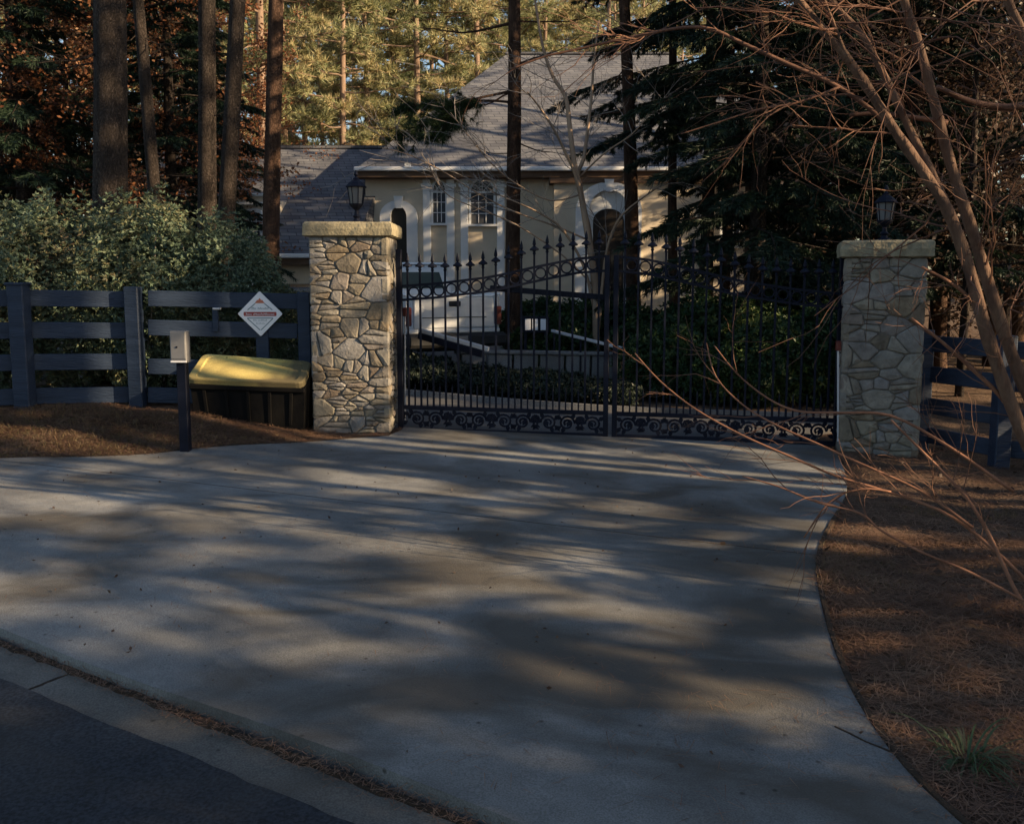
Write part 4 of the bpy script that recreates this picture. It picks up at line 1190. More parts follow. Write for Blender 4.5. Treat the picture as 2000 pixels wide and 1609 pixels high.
tg = tbox('tailgate', (0, .03, 1.10), (W_ - .27, .06, .50), 'silver', bev=.015)
tbox('tailgate_top', (0, .03, 1.362), (W_ - .27, .08, .03), 'sunlit_paint', tg, .01)
tbox('handle', (0.0, -.012, 1.24), (.2, .03, .085), 'rubber', tg, .012)
tbox('emblem_recess', (.0, -.004, 1.02), (W_ - .55, .012, .012), 'rubber', tg, .002)
bp_ = tbox('bumper', (0, -.10, .66), (W_ + .06, .2, .22), 'rubber', bev=.05)
tbox('licence_plate', (0, -.205, .66), (.3, .012, .14), 'steel', bp_, .004)
tbox('tow_hitch', (0, -.2, .48), (.08, .3, .08), 'rubber', bp_, .01)
cab = obj('cab', MB().prism([(2.02, .72), (2.02, 1.36), (2.16, 1.83), (2.24, 1.90), (3.35, 1.90), (3.5, 1.84), (4.15, 1.36), (4.15, .72)], lambda p, sd: Vector(((W_ / 2 - .02) * (1 if sd else -1) * (1 - .16 * max(0, (p[1] - 1.36)) / .54), p[0], p[1]))), M['silver'], truck)
obj('roof_panel', MB().prism([(2.2, 1.895), (2.26, 1.925), (3.34, 1.925), (3.42, 1.895)], lambda p, sd: Vector((.68 * (1 if sd else -1), p[0], p[1]))), M['sunlit_paint'], cab)
obj('rear_window', MB().add([(-.60, 2.030, 1.46), (.60, 2.030, 1.46), (.53, 2.112, 1.75), (-.53, 2.112, 1.75), (-.60, 2.09, 1.46), (.60, 2.09, 1.46), (.53, 2.17, 1.75), (-.53, 2.17, 1.75)], [(0, 1, 2, 3), (7, 6, 5, 4), (0, 4, 5, 1), (1, 5, 6, 2), (2, 6, 7, 3), (3, 7, 4, 0)]), M['cabglass'], cab)
for sx in (-1, 1):
    obj('side_window', MB().add([(sx * .815, 2.2, 1.42), (sx * .815, 3.9, 1.42), (sx * .70, 3.45, 1.82), (sx * .70, 2.3, 1.82), (sx * .80, 2.2, 1.42), (sx * .80, 3.9, 1.42), (sx * .685, 3.45, 1.82), (sx * .685, 2.3, 1.82)], [(0, 1, 2, 3), (7, 6, 5, 4), (0, 4, 5, 1), (1, 5, 6, 2), (2, 6, 7, 3), (3, 7, 4, 0)]), M['wglass'], cab)
    tbox('mirror', (sx * 1.0, 3.75, 1.42), (.24, .1, .2), 'rubber', cab, .02)
tbox('hood', (0, 4.85, 1.12), (W_ - .08, 1.5, .5), 'silver', bev=.08)
tbox('front_bumper', (0, 5.6, .68), (W_, .18, .28), 'chrome', bev=.05)
tbox('chassis', (0, 2.8, .56), (W_ - .5, 5.2, .2), 'rubber', bev=.02)
for sx in (-1, 1):
    for y in (1.05, 4.7):
        w_ = obj('wheel', MB().tube([(sx * (W_ / 2 - .26), y, .38), (sx * (W_ / 2 - .22), y, .38), (sx * (W_ / 2 - .03), y, .38), (sx * (W_ / 2 + .0), y, .38)], [.34, .38, .38, .34], 20), M['rubber'], truck)
        obj('rim', MB().tube([(sx * (W_ / 2 - .02), y, .38), (sx * (W_ / 2 + .012), y, .38)], [.21, .19], 14), M['pale'], w_)

for o_, w__ in ((cab, .07), (tg, .02)):
    md = o_.modifiers.new('soft_edges', 'BEVEL'); md.width = w__; md.segments = 3; md.limit_method = 'ANGLE'
# dark car by the garage, mostly hidden by the fence
cyv = 19.5
cp_ = pt(592, 600, cyv)
car = thing('parked_car', 'dark car roof just showing above the fence beside the lit pillar', 'car', (cp_.x - .25, cyv, gz(cp_.x, cyv)))
ROOT[car.name] = Vector((0, 0, 0)); car.rotation_euler = (0, 0, R(12))
ct = pt(592, 556, cyv).z - gz(cp_.x, cyv)
obj('body', MB().prism([(-.05, .35), (-.05, .8), (.25, .95), (3.0, .98), (4.1, .85), (4.25, .6), (4.2, .35)], lambda p, sd: Vector((.86 * (1 if sd else -1), p[0], p[1]))), M['darkpaint'], car)
cabn = obj('cabin', MB().prism([(.2, .94), (.55, ct - .06), (.8, ct), (2.0, ct), (2.3, ct - .06), (3.1, .97)], lambda p, sd: Vector(((.84 - .28 * (p[1] - .94)) * (1 if sd else -1), p[0], p[1]))), M['darkpaint'], car)
obj('rear_window', MB().add([(-.66, .30, 1.02), (.66, .30, 1.02), (.58, .53, ct - .12), (-.58, .53, ct - .12), (-.66, .36, 1.02), (.66, .36, 1.02), (.58, .58, ct - .12), (-.58, .58, ct - .12)], [(0, 1, 2, 3), (7, 6, 5, 4), (0, 4, 5, 1), (1, 5, 6, 2), (2, 6, 7, 3), (3, 7, 4, 0)]), M['wglass'], cabn)
for sx in (-1, 1):
    obj('tail_light', MB().box((sx * .7, -.05, .76), (.25, .05, .12), bev=.01), M['redlens'], car)
    for y in (.75, 3.4): obj('wheel', MB().tube([(sx * .68, y, .31), (sx * .88, y, .31)], .31, 18), M['rubber'], car)

# ------------------------------------------------------------------ things behind the gate
Yw = 14.6
w0, w1 = pt(900, 722, Yw), pt(1205, 727, Yw)
lw = thing('low_wall', 'low pale block wall behind the gate, under the sloping rail', 'wall', w0)
nb = 6
for i in range(nb):
    a, b = w0.lerp(w1, i / nb + .006), w0.lerp(w1, (i + 1) / nb - .006)
    obj('block', MB().bar(a + Vector((0, .1, .06)), b + Vector((0, .1, .06)), .22, .40 + random.uniform(-.01, .01), bev=.015), M['wallconc'], lw)
obj('coping', MB().bar(w0 + Vector((0, .1, .285)), w1 + Vector((0, .1, .285)), .28, .05, bev=.012), M['wallconc'], lw)
ra, rb = pt(1078, 646, Yw + .6), pt(1246, 688, Yw - 1.1)
hr = thing('handrail', 'pale sloping handrail behind the middle of the gate', 'handrail', (ra.x, ra.y, gz(ra.x, ra.y)))
obj('rail', MB().bar(ra, rb, .05, .045, bev=.008), M['pale'], hr)
for t in (.03, .36, .68):
    p = ra.lerp(rb, t); g_ = gz(p.x, p.y); obj('baluster', MB().bar((p.x, p.y, g_ - .05), (p.x, p.y, p.z - .02), .03, .03, up=(1, 0, 0)), M['iron'], hr)
pb = pt(1229, 736, Yw - 1.1); pb.z = gz(pb.x, pb.y)
pier = thing('brick_pier', 'small orange brick pier with a pale cap at the end of the handrail', 'pier', pb)
ptop = pt(1229, 694, Yw - 1.1).z
nrow = int((ptop - pb.z) / .078)
for r_ in range(nrow):
    z = pb.z + .039 + r_ * .078
    for k in range(2):
        if r_ % 2: c, s_ = (pb.x + (k - .5) * .145, pb.y), (.138, .28, .068)
        else: c, s_ = (pb.x, pb.y + (k - .5) * .145), (.28, .138, .068)
        obj('brick', MB().box((c[0], c[1], z), s_, bev=.005), M['brick'], pier)
obj('core', MB().box((pb.x, pb.y, pb.z + nrow * .039), (.262, .262, nrow * .078)), M['mortar'], pier)
obj('cap', MB().box((pb.x, pb.y, pb.z + nrow * .078 + .03), (.36, .36, .06), bev=.012), M['wallconc'], pier)
nbp = pt(1046, 634, 15.6)
nt_ = thing('notice_frame', 'dark frame holding three small white panels behind the gate', 'notice', (nbp.x, nbp.y, gz(nbp.x, nbp.y)))
obj('board', MB().box((nbp.x, nbp.y + .02, nbp.z), (.46, .03, .28), bev=.006), M['iron'], nt_)
for u in (1031, 1045, 1062):
    p = pt(u, 634, 15.6); obj('panel', MB().box((p.x, nbp.y - .004, p.z), (.095 if u != 1062 else .11, .014, .19), bev=.003), M['signwhite'], nt_)
for sx in (-.17, .17): obj('post', MB().box((nbp.x + sx, nbp.y + .05, (nbp.z + gz(nbp.x, nbp.y)) / 2 - .05), (.05, .05, nbp.z - gz(nbp.x, nbp.y) + .1)), M['iron'], nt_)

# ------------------------------------------------------------------ vegetation generators
def unit(a): return a / np.maximum(np.linalg.norm(a, axis=-1, keepdims=True), 1e-9)
def needles(C, D, n, L, w, spread, g=rng):
    """needle tufts: C centres, D shoot directions"""
    C = np.asarray(C, float); D = unit(np.asarray(D, float)); N_ = len(C)
    Rn = g.normal(size=(N_, n, 3)); d = unit(D[:, None, :] * 1.0 + unit(Rn) * spread)
    perp = unit(np.cross(d, g.normal(size=d.shape)))
    l = L * g.uniform(.7, 1.15, size=(N_, n, 1))
    b = C[:, None, :] + d * (l * .05)
    v = np.stack([b + perp * w / 2, b - perp * w / 2, b + d * l], axis=2).reshape(-1, 3)
    f = np.arange(len(v)).reshape(-1, 3)
    return v, f
def leaf_quads(C, D, L, w, fold=0.0, g=rng, jitter=.35):
    """pointed leaves: kite of 4 verts from base C along D"""
    C = np.asarray(C, float); D = unit(np.asarray(D, float) + g.normal(size=np.shape(D)) * jitter)
    perp = unit(np.cross(D, g.normal(size=D.shape))); l = L * g.uniform(.65, 1.2, size=(len(C), 1)); nrm = np.cross(D, perp)
    v = np.stack([C, C + D * l * .45 + perp * w * l / L / 2 + nrm * fold * l, C + D * l, C + D * l * .45 - perp * w * l / L / 2 + nrm * fold * l], axis=1).reshape(-1, 3)
    f = np.arange(len(v)).reshape(-1, 4)
    return v, f
def whorls(C, Nn, n, L, w, g=rng, tilt=.55):
    """rosettes of n leaves round a shoot direction Nn"""
    C = np.asarray(C, float); Nn = unit(np.asarray(Nn, float)); N_ = len(C)
    a = unit(np.cross(Nn, g.normal(size=Nn.shape))); b = np.cross(Nn, a)
    th = (np.arange(n) / n * 2 * np.pi)[None, :, None] + g.uniform(0, 6.28, (N_, 1, 1))
    d = (a[:, None] * np.cos(th) + b[:, None] * np.sin(th)) + Nn[:, None] * tilt
    return leaf_quads(np.repeat(C, n, 0), d.reshape(-1, 3), L, w, .06, g, .25)

def wob_path(p0, p1, n, amp, sag=0.0, g=random):
    p0, p1 = Vector(p0), Vector(p1); out = []
    L = (p1 - p0).length; ph = [g.uniform(0, 6.28) for _ in range(3)]
    for i in range(n + 1):
        t = i / n; k = math.sin(math.pi * t)
        q_ = p0.lerp(p1, t) + Vector((math.sin(5 * t + ph[0]), math.sin(4 * t + ph[1]), .6 * math.sin(6 * t + ph[2]))) * amp * L * (.25 + .75 * k) * t ** .5
        q_.z += sag * L * math.sin(math.pi * t) ; out.append(q_)
    return out

def pine_parts(seed, H, h0, rmax, nbr, tuft, dens, trunk_r, nl=.24, nw=.018, nn=11, mat='needle', taper_top=.3, lean=0.0):
    """returns trunk MB (with limbs) and needle arrays, base at origin"""
    g = random.Random(seed); gn = np.random.default_rng(seed)
    trunk = MB(); n = 9
    tp = [Vector((lean * H * t + .012 * H * math.sin(2.2 * t + seed) * t, .01 * H * math.sin(3 * t + seed * 2) * t, H * t)) for t in np.linspace(0, 1, n)]
    rd = [trunk_r * (1.18 if i == 0 else 1) * (1 - .86 * (i / (n - 1)) ** 1.15) for i in range(n)]
    tp[0].z = -.3
    trunk.tube(tp, rd, 9)
    def at(h): 
        t = max(0, min(1, h / H)) * (n - 1); i = min(int(t), n - 2); return tp[i].lerp(tp[i + 1], t - i)
    limbs = MB(); C = []; D = []
    for b in range(nbr):
        f = (b + g.random()) / nbr; h = h0 + (H - h0) * f ** .9
        env = math.sin(math.pi * min(1, .22 + .78 * f)) ** .7 * (1 - taper_top * f)
        L = rmax * env * g.uniform(.55, 1.1) + .3
        az = b * 2.399 + g.uniform(-.5, .5); up = -.12 + .55 * f + g.uniform(-.15, .15)
        p0 = at(h); d = Vector((math.cos(az), math.sin(az), up)).normalized(); p1 = p0 + d * L
        path = wob_path(p0, p1, 5, .07, -.05, g)
        limbs.tube(path, [.035 * (trunk_r / .2) * (1 - .15 * i) + .004 for i in range(6)], 4, cap=False)
        nbl = max(3, int(L * dens))
        for k in range(nbl):
            t = .3 + .7 * (k + g.random()) / nbl
            i = min(int(t * 5), 4); q_ = path[i].lerp(path[i + 1], t * 5 - i)
            s_ = g.choice((-1, 1)); sd = (d * g.uniform(.3, 1.0) + Vector((-d.y, d.x, 0)) * s_ * g.uniform(.3, 1.0) + Vector((0, 0, g.uniform(-.15, .45)))).normalized()
            l2 = L * .28 * (1.15 - t * .6) * g.uniform(.6, 1.2) + .1
            limbs.tube([q_, q_ + sd * l2], [.009, .004], 3, cap=False)
            for m_ in range(tuft):
                tt = .25 + .75 * (m_ + g.random()) / tuft
                C.append(q_ + sd * l2 * tt + Vector((g.uniform(-.05, .05), g.uniform(-.05, .05), g.uniform(-.04, .06)))); D.append(sd + Vector((0, 0, .35)))
    V1, F1 = needles(np.array([tuple(c) for c in C]), np.array([tuple(c) for c in D]), nn, nl, nw, 1.0, gn)
    return trunk, limbs, V1, F1
def tree_thing(name, label, group, parts, bark, leafm, loc, rz=0, sc=1.0, cat='tree', keep=True):
    trunk, limbs, V1, F1 = parts
    root = thing(name, label, cat, loc, group); ROOT[root.name] = Vector((0, 0, 0))
    root.rotation_euler = (0, 0, rz); root.scale = (sc, sc, sc)
    obj('trunk', trunk, M[bark], root, smooth=True)
    if limbs is not None and limbs.v: obj('limbs', limbs, M[bark], root)
    cr = link('crown', np_mesh('crown', V1, F1), M[leafm], root)
    ROOT[root.name] = Vector(loc)
    return root

# ------------------------------------------------------------------ near pine trunks (crowns above the frame)
near_crowns = [pine_parts(40 + k, 20, 11.5, 2.6, 24, 3, 3.4, .22, .26, .02, 9) for k in range(2)]
crown_me = []
for k, (t_, l_, V1, F1) in enumerate(near_crowns):
    me = np_mesh('crown', V1, F1); me.materials.append(M['needledark'])
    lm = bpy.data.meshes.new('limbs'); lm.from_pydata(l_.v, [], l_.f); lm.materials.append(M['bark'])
    crown_me.append((me, lm))
def trunk_pine(label, u0, v0, u1, v1, wpx, Y, bark='bark', k=0, dead=(), H=20, Yt=None, group='pines with bare trunks near the gate'):
    """trunk seen between (u0,v0) low and (u1,v1) high at depth Y"""
    a, b = pt(u0, v0, Y), pt(u1, v1, Y); d = (b - a) / (b.z - a.z)
    g0 = gz(a.x, Y); base = a + d * (g0 - a.z); r0 = wpx / FPX * Y / 2
    root = thing('pine_tree', label, 'tree', base, group)
    n = 22; gsd = random.Random(int(u0 * 7 + Y))
    path = []; rad = []
    for i in range(n):
        h = -.3 + (H + .3) * (i / (n - 1)) ** 1.3
        wob = Vector((math.sin(h * .7 + u0), math.sin(h * .5 + u0 * 2), 0)) * .02 * min(1, abs(h) / 2)
        path.append(base + Vector((d.x * h, d.y * h, h)) + wob)
        rad.append(r0 * (1.22 if h < .1 else 1.0) * (1 - .8 * max(0, h) / H) * (1 + gsd.uniform(-.04, .04)))
    tb = obj('trunk', MB().tube(path, rad, 12), M[bark], root, smooth=True)
    for (du, v, lu, dv) in dead:          # dead branch: from trunk at height v to du,dv px away
        p0 = pt(u0 + (u1 - u0) * (v - v0) / (v1 - v0), v, Y); p1 = pt(u0 + du, v + dv, Y + gsd.uniform(-.7, .4))
        pth = wob_path(p0, p1, 6, .06, -.06, gsd); mb = MB().tube(pth, [lu * (1 - .14 * i) for i in range(7)], 5)
        for _ in range(5):
            i = gsd.randint(2, 5); q_ = pth[i]; e = q_ + (pth[i + 1] - q_).normalized() * gsd.uniform(.15, .5) + Vector((gsd.uniform(-.2, .2), gsd.uniform(-.2, .2), gsd.uniform(-.25, .2)))
            mb.tube(wob_path(q_, e, 3, .1, 0, gsd), [lu * .35, lu * .3, lu * .2, lu * .1], 3)
        obj('dead_branch', mb, M[bark], root)
    me, lm = crown_me[k % 2]
    off = Vector((d.x * H * .75, d.y * H * .75, 0))
    for nm, m_ in (('crown', me), ('limbs', lm)):
        o = bpy.data.objects.new(nm, m_); col.objects.link(o); o.parent = root; o.location = off; o.rotation_euler = (0, 0, u0)
    return root
trunk_pine('thickest dark pine trunk behind the hedge, left of all the others', 213, 370, 212, 0, 70, 11.9, 'bark', 0, [(-140, 95, .022, 30), (-160, 118, .015, 10)])
trunk_pine('thin dark leaning trunk just right of the thickest pine', 300, 360, 268, 0, 27, 15, 'bark', 1, [(60, 70, .012, 20)])
trunk_pine('dark straight pine trunk behind the right end of the hedge', 406, 390, 402, 0, 41, 14.2, 'bark', 0, [(-70, 180, .014, 40), (50, 230, .01, -20)])
trunk_pine('dark pine trunk leaning right above the hedge end', 440, 400, 466, 0, 37, 13.6, 'bark', 1, [(60, 120, .012, 60)])
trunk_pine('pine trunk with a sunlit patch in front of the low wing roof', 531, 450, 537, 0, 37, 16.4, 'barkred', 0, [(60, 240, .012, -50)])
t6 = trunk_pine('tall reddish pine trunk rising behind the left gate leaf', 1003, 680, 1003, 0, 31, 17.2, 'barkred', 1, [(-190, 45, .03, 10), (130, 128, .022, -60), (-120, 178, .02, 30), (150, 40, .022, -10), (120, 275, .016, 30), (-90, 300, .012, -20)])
trunk_pine('slim pine trunk standing before the house entrance', 1236, 520, 1219, 0, 29, 18.6, 'barkred', 0, [(-110, 215, .02, 10), (-60, 130, .018, 40), (90, 160, .014, -30)])
trunk_pine('slender trunk right of the house entrance, beside the dark cedar', 1316, 560, 1312, 0, 20, 21, 'barkred', 1)
# the dark needled bough hanging left from the tall reddish trunk
bg = random.Random(5); C = []; D = []; mb = MB()
bp0, bp1 = pt(1000, 178, 17.2), pt(780, 268, 16.3)
for (a, b) in ((bp0, bp1), (pt(1000, 200, 17.2), pt(790, 215, 16.9)), (pt(930, 205, 16.9), pt(850, 262, 16.2))):
    pth = wob_path(a, b, 7, .03, .05, bg); mb.tube(pth, [.024 * (1 - .12 * i) + .003 for i in range(8)], 5)
    for i in range(90):
        t = .25 + .75 * bg.random(); k_ = min(int(t * 7), 6); q_ = pth[k_].lerp(pth[k_ + 1], t * 7 - k_)
        e = (b - a).normalized() + Vector((bg.uniform(-1, 1), bg.uniform(-1, 1), bg.uniform(-.7, .3)))
        q2_ = q_ + e.normalized() * bg.uniform(.1, .42); mb.tube([q_, q2_], [.005, .003], 3, cap=False)
        for _ in range(3): C.append(tuple(q_.lerp(q2_, bg.uniform(.4, 1.05)))); D.append(tuple(e))
bo = obj('bough', mb, M['barkred'], t6)
V1, F1 = needles(np.array(C) - np.array(wloc(t6)), D, 18, .17, .010, .8)
link('bough_needles', np_mesh('bough_needles', V1, F1), M['needledark'], bo)

# ------------------------------------------------------------------ sunlit background pines
far_v = []
specs = [(1, 24, 4.5, 3.6, 62, 4, 4.6), (2, 26, 7.5, 3.9, 58, 4, 4.6), (3, 22, 3.0, 3.4, 66, 4, 4.6)]
for k, (sd, H, h0, rm, nb_, tf, dn) in enumerate(specs):
    far_v.append(pine_parts(sd, H, h0, rm, nb_, tf, dn * 1.15, .19, .32, .036, 12))
gF = 'sunlit pines filling the view behind the house'
LBL_F = 'tall sunlit yellow-green pine in the wood behind the house'
spots = [(u, Y) for u, Y in ((560, 43), (600, 49), (672, 41), (722, 46), (770, 52), (820, 44), (880, 50), (935, 45), (640, 57), (700, 60), (850, 60), (1000, 50), (1060, 46), (1120, 52), (1180, 48), (970, 58), (1100, 61), (1240, 55), (780, 66), (570, 64), (1320, 60), (1200, 66))]
far_roots = []
for i, (u, Y) in enumerate(spots):
    x = (u - 1000) / FPX * Y * CP; loc = (x, Y, gz(x, Y)); k = i % 3
    if i < 3:
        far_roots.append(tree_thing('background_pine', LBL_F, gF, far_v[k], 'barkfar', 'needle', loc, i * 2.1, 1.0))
    else:
        copy_tree(far_roots[k], loc, i * 1.7, random.uniform(.85, 1.12))
# pines beyond the left and right woods
gS = 'pines deep in the shaded woods at the sides'
LBL_S = 'pine deep in the shaded wood beside the house'
for i, (x, Y) in enumerate(((-17, 34), (-21, 41), (-13, 38), (-26, 47), (-9.5, 36), (-30, 55), (-20, 58), (-12, 52), (27, 72), (36, 76), (45, 74))):
    copy_tree(far_roots[i % 3], (x, Y, gz(x, Y)), i * 2.3, random.uniform(.9, 1.1), LBL_S, gS)
# distant wood as one mass
C = []; D = []
for i in range(9000):
    a = rng.uniform(-.95, .95); r_ = rng.uniform(78, 98); z = rng.uniform(0, 1) ** .8 * 30
    C.append((r_ * math.sin(a), r_ * math.cos(a), z)); D.append((rng.normal(), rng.normal(), .6))
V1, F1 = needles(C, D, 9, 1.5, .30, 1.0)
fw = link('far_wood', np_mesh('far_wood', V1, F1), M['needle']); struct(fw, 'stuff'); fw['label'] = 'distant pine wood closing the view behind everything'

# ------------------------------------------------------------------ dark cedars on the right
def cedar_parts(seed, H, h0, rmax, nbr, trunk_r=.16):
    g = random.Random(seed); gn = np.random.default_rng(seed); trunk = MB(); limbs = MB(); C = []; D = []
    trunk.tube([(0, 0, -.3)] + [(.03 * math.sin(i), .03 * math.cos(2 * i), H * i / 6) for i in range(1, 7)], [trunk_r * 1.2] + [trunk_r * (1 - i / 6.6) for i in range(1, 7)], 8)
    for b in range(nbr):
        f = (b + g.random()) / nbr; h = h0 + (H - h0) * f; L = rmax * (1 - f) ** .75 * g.uniform(.65, 1.15) + .2
        az = b * 2.399 + g.uniform(-.4, .4); d = Vector((math.cos(az), math.sin(az), .05 - .28 * (1 - f) + g.uniform(-.12, .12))).normalized()
        path = wob_path((0, 0, h), Vector((0, 0, h)) + d * L, 5, .04, .06, g); limbs.tube(path, [.022 * (1 - .17 * i) + .003 for i in range(6)], 4, cap=False)
        ns = int(7 + L * 9)
        for k in range(ns):
            t = .15 + .85 * (k + g.random()) / ns; i = min(int(t * 5), 4); q_ = path[i].lerp(path[i + 1], t * 5 - i)
            sd = (d * g.uniform(.5, 1) + Vector((-d.y, d.x, 0)) * g.choice((-1, 1)) * g.uniform(.3, 1.0) + Vector((0, 0, -.3 + g.uniform(-.2, .15)))).normalized()
            l2 = .18 + L * .22 * (1.2 - t) * g.uniform(.6, 1.3)
            m_ = int(3 + l2 * 16)
            for j in range(m_):
                tt = (j + .5) / m_; C.append(tuple(q_ + sd * l2 * tt)); D.append((sd.x, sd.y, sd.z - .25))
    V1, F1 = needles(C, D, 9, .125, .022, .75, gn)
    return trunk, limbs, V1, F1
gC = 'dark evergreen cedars right of the house'
def cloc(u, Y): x = (u - 1000) / FPX * Y; return (x, Y, gz(x, Y))
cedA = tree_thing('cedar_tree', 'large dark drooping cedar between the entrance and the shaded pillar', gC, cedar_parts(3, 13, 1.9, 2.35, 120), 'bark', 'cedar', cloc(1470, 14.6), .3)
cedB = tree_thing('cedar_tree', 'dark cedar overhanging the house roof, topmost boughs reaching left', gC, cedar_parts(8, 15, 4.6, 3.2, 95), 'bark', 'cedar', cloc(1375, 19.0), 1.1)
copy_tree(cedA, cloc(1640, 17.5), 2.2, 1.05, 'dark cedar behind the shaded stone pillar')
copy_tree(cedB, cloc(1830, 19.5), 2.9, .95, 'dark cedar behind the bare leaning stems')
copy_tree(cedA, cloc(1765, 15.2), 4.4, .95, 'dark cedar right behind the lantern of the shaded pillar')
copy_tree(cedB, cloc(1570, 20.5), 4.0, .9, 'dark cedar filling the gap left of the shaded pillar')
copy_tree(cedA, cloc(60, 19.0), 1.4, 1.1, 'dark evergreen at the far left above the hedge')
copy_tree(cedA, cloc(350, 20.5), 3.9, 1.0, 'dark evergreen between the leaning trunks above the hedge')
copy_tree(cedB, cloc(430, 23.0), 5.0, .5, 'dark evergreen beside the low wing roof')

# ------------------------------------------------------------------ leafy brown understory
def bare(mb, p, d, L, r, depth, g, ends, up=.12, spread=.55, nseg=4, sides=4):
    pts = [Vector(p)]; dd = Vector(d).normalized()
    for i in range(nseg):
        dd = (dd + Vector((g.gauss(0, .17), g.gauss(0, .17), g.gauss(0, .14) + up * .25))).normalized(); pts.append(pts[-1] + dd * L / nseg)
    mb.tube(pts, [r * (1 - .55 * i / nseg) for i in range(nseg + 1)], sides if depth > 0 else 3, cap=False)
    ends.append((pts[-1].copy(), dd.copy(), depth))
    if depth == 0: return
    nb_ = g.randint(3, 5)
    for k in range(nb_):
        t = g.uniform(.3, 1.0); i = min(int(t * nseg), nseg - 1); q_ = pts[i].lerp(pts[i + 1], t * nseg - i)
        nd = (dd + Vector((g.gauss(0, spread), g.gauss(0, spread), g.gauss(0, spread * .7) + up))).normalized()
        bare(mb, q_, nd, L * g.uniform(.45, .72), r * .5, depth - 1, g, ends, up, spread, nseg, sides)
def under_parts(seed, H, leaves, Ls, low=.15):
    g = random.Random(seed); gn = np.random.default_rng(seed); trunk = MB(); limbs = MB(); ends = []
    trunk.tube([(0, 0, -.2), (.05, .02, H * .3), (.02, .1, H * .6), (.1, .05, H)], [.07, .055, .035, .012], 7)
    for b in range(26):
        f = low + (1 - low) * b / 26; h = H * f; az = b * 2.4 + g.uniform(-.3, .3)
        bare(limbs, (0.03, .03, h), (math.cos(az), math.sin(az), .25), H * .30 * (1.1 - f * .6) * g.uniform(.7, 1.2), .02, 2, g, ends, .05, .5)
    E = [e for e in ends if e[2] < 2]
    C = []; D = []
    for _ in range(leaves):
        e = E[g.randrange(len(E))]; C.append(tuple(e[0] - e[1] * g.uniform(0, .5) + Vector((g.gauss(0, .1), g.gauss(0, .1), g.gauss(0, .08))))); D.append((g.gauss(0, 1), g.gauss(0, 1), g.gauss(-.3, .5)))
    V1, F1 = leaf_quads(C, D, Ls, Ls * .55, .05, gn)
    return trunk, limbs, V1, F1
uA = under_parts(21, 8.5, 9000, .10); uB = under_parts(22, 7.0, 7000, .10); uC = under_parts(23, 9.0, 2600, .09)
gU = 'brown-leaved understory trees'
LBL_UL = 'rusty-leaved beech in the dark wood above the hedge'
LBL_UR = 'dull brown-leaved tree in the dark wood behind the shaded pillar'
ua = tree_thing('understory_tree', LBL_UL, gU + ' on the left', uA, 'bark', 'rust', cloc(40, 22), 0)
for i, (u, Y, s_) in enumerate(((150, 20, 1.0), (-60, 23, 1.1), (310, 25, 1.0), (250, 19, .9), (400, 27, 1.1), (470, 30, 1.0), (20, 29, 1.2), (180, 31, 1.3), (330, 34, 1.3))):
    copy_tree(ua, cloc(u, Y), i * 1.9, s_, LBL_UL, gU + ' on the left')
ub = tree_thing('understory_tree', LBL_UR, gU + ' on the right', uB, 'bark', 'brownleaf', cloc(1740, 16), 0)
uc = tree_thing('understory_tree', LBL_UR, gU + ' on the right', uC, 'bark', 'brownleaf', cloc(1880, 14), 0)
for i, (u, Y, s_) in enumerate(((1960, 17, 1.2), (1680, 20, 1.1), (1850, 22, 1.3), (2050, 20, 1.3), (1560, 24, .8), (1780, 27, .95), (1950, 28, 1.5), (1660, 30, .8), (2080, 14, 1.0), (1480, 30, .75))):
    copy_tree((ub, uc)[i % 2], cloc(u, Y), i * 1.3, s_, LBL_UR, gU + ' on the right')
gT = 'slim trunks in the right-hand wood'
for i, (u, Y, w_) in enumerate(((1418, 19, 20), (1462, 23, 16), (1598, 18, 24), (1705, 24, 17), (1748, 20, 20), (1836, 17, 26), (1935, 19, 28), (1560, 27, 16), (1985, 24, 26))):
    trunk_pine('slim pine trunk in the wood right of the house', u, 560, u + random.uniform(-12, 12), 0, w_, Y, 'barkred', i, (), 18, group=gT)
gT2 = 'slim trunks in the left-hand wood'
for i, (u, Y, w_) in enumerate(((70, 21, 13), (112, 24, 12), (340, 26, 14), (-20, 18, 22))):
    trunk_pine('slim trunk deep in the wood above the hedge', u, 400, u + random.uniform(-10, 10), 0, w_, Y, 'bark', i, (), 18, group=gT2)

# ------------------------------------------------------------------ hedge and shrubs
def bush_parts(seed, rx, ry, h, n, Ls, ws, nl=6, low=0.0):
    g = random.Random(seed); gn = np.random.default_rng(seed)
    ph = gn.uniform(0, 6.28, 8)
    u_ = unit(gn.normal(size=(n, 3)))
    az = np.arctan2(u_[:, 1], u_[:, 0]); el = u_[:, 2]
    lob = 1 + .10 * np.sin(3 * az + ph[0] + 2 * el) + .09 * np.sin(5 * az + ph[1] - 3 * el) + .07 * np.sin(9 * az + 7 * el + ph[2]) + .05 * np.sin(14 * az - 11 * el + ph[3])
    rr_ = lob * (1 - np.abs(gn.normal(0, .17, n)))
    P_ = u_ * rr_[:, None] * np.array([rx, ry, h / 2]) + np.array([0, 0, h / 2 + low])
    Nn = unit(u_ * np.array([1, 1, 1.0]) + np.array([0, 0, .55]) + gn.normal(size=(n, 3)) * .35)
    V1, F1 = whorls(P_, Nn, nl, Ls, ws, gn)
    stems = MB()
    for k in range(14):
        a = k * 2.4; e = Vector((math.cos(a) * rx * g.uniform(.3, .8), math.sin(a) * ry * g.uniform(.3, .8), h * g.uniform(.45, .9) + low))
        stems.tube(wob_path((.08 * math.cos(a), .08 * math.sin(a), -.1), e, 4, .06, 0, g), [.018, .015, .012, .009, .005], 5, cap=False)
    return stems, V1, F1
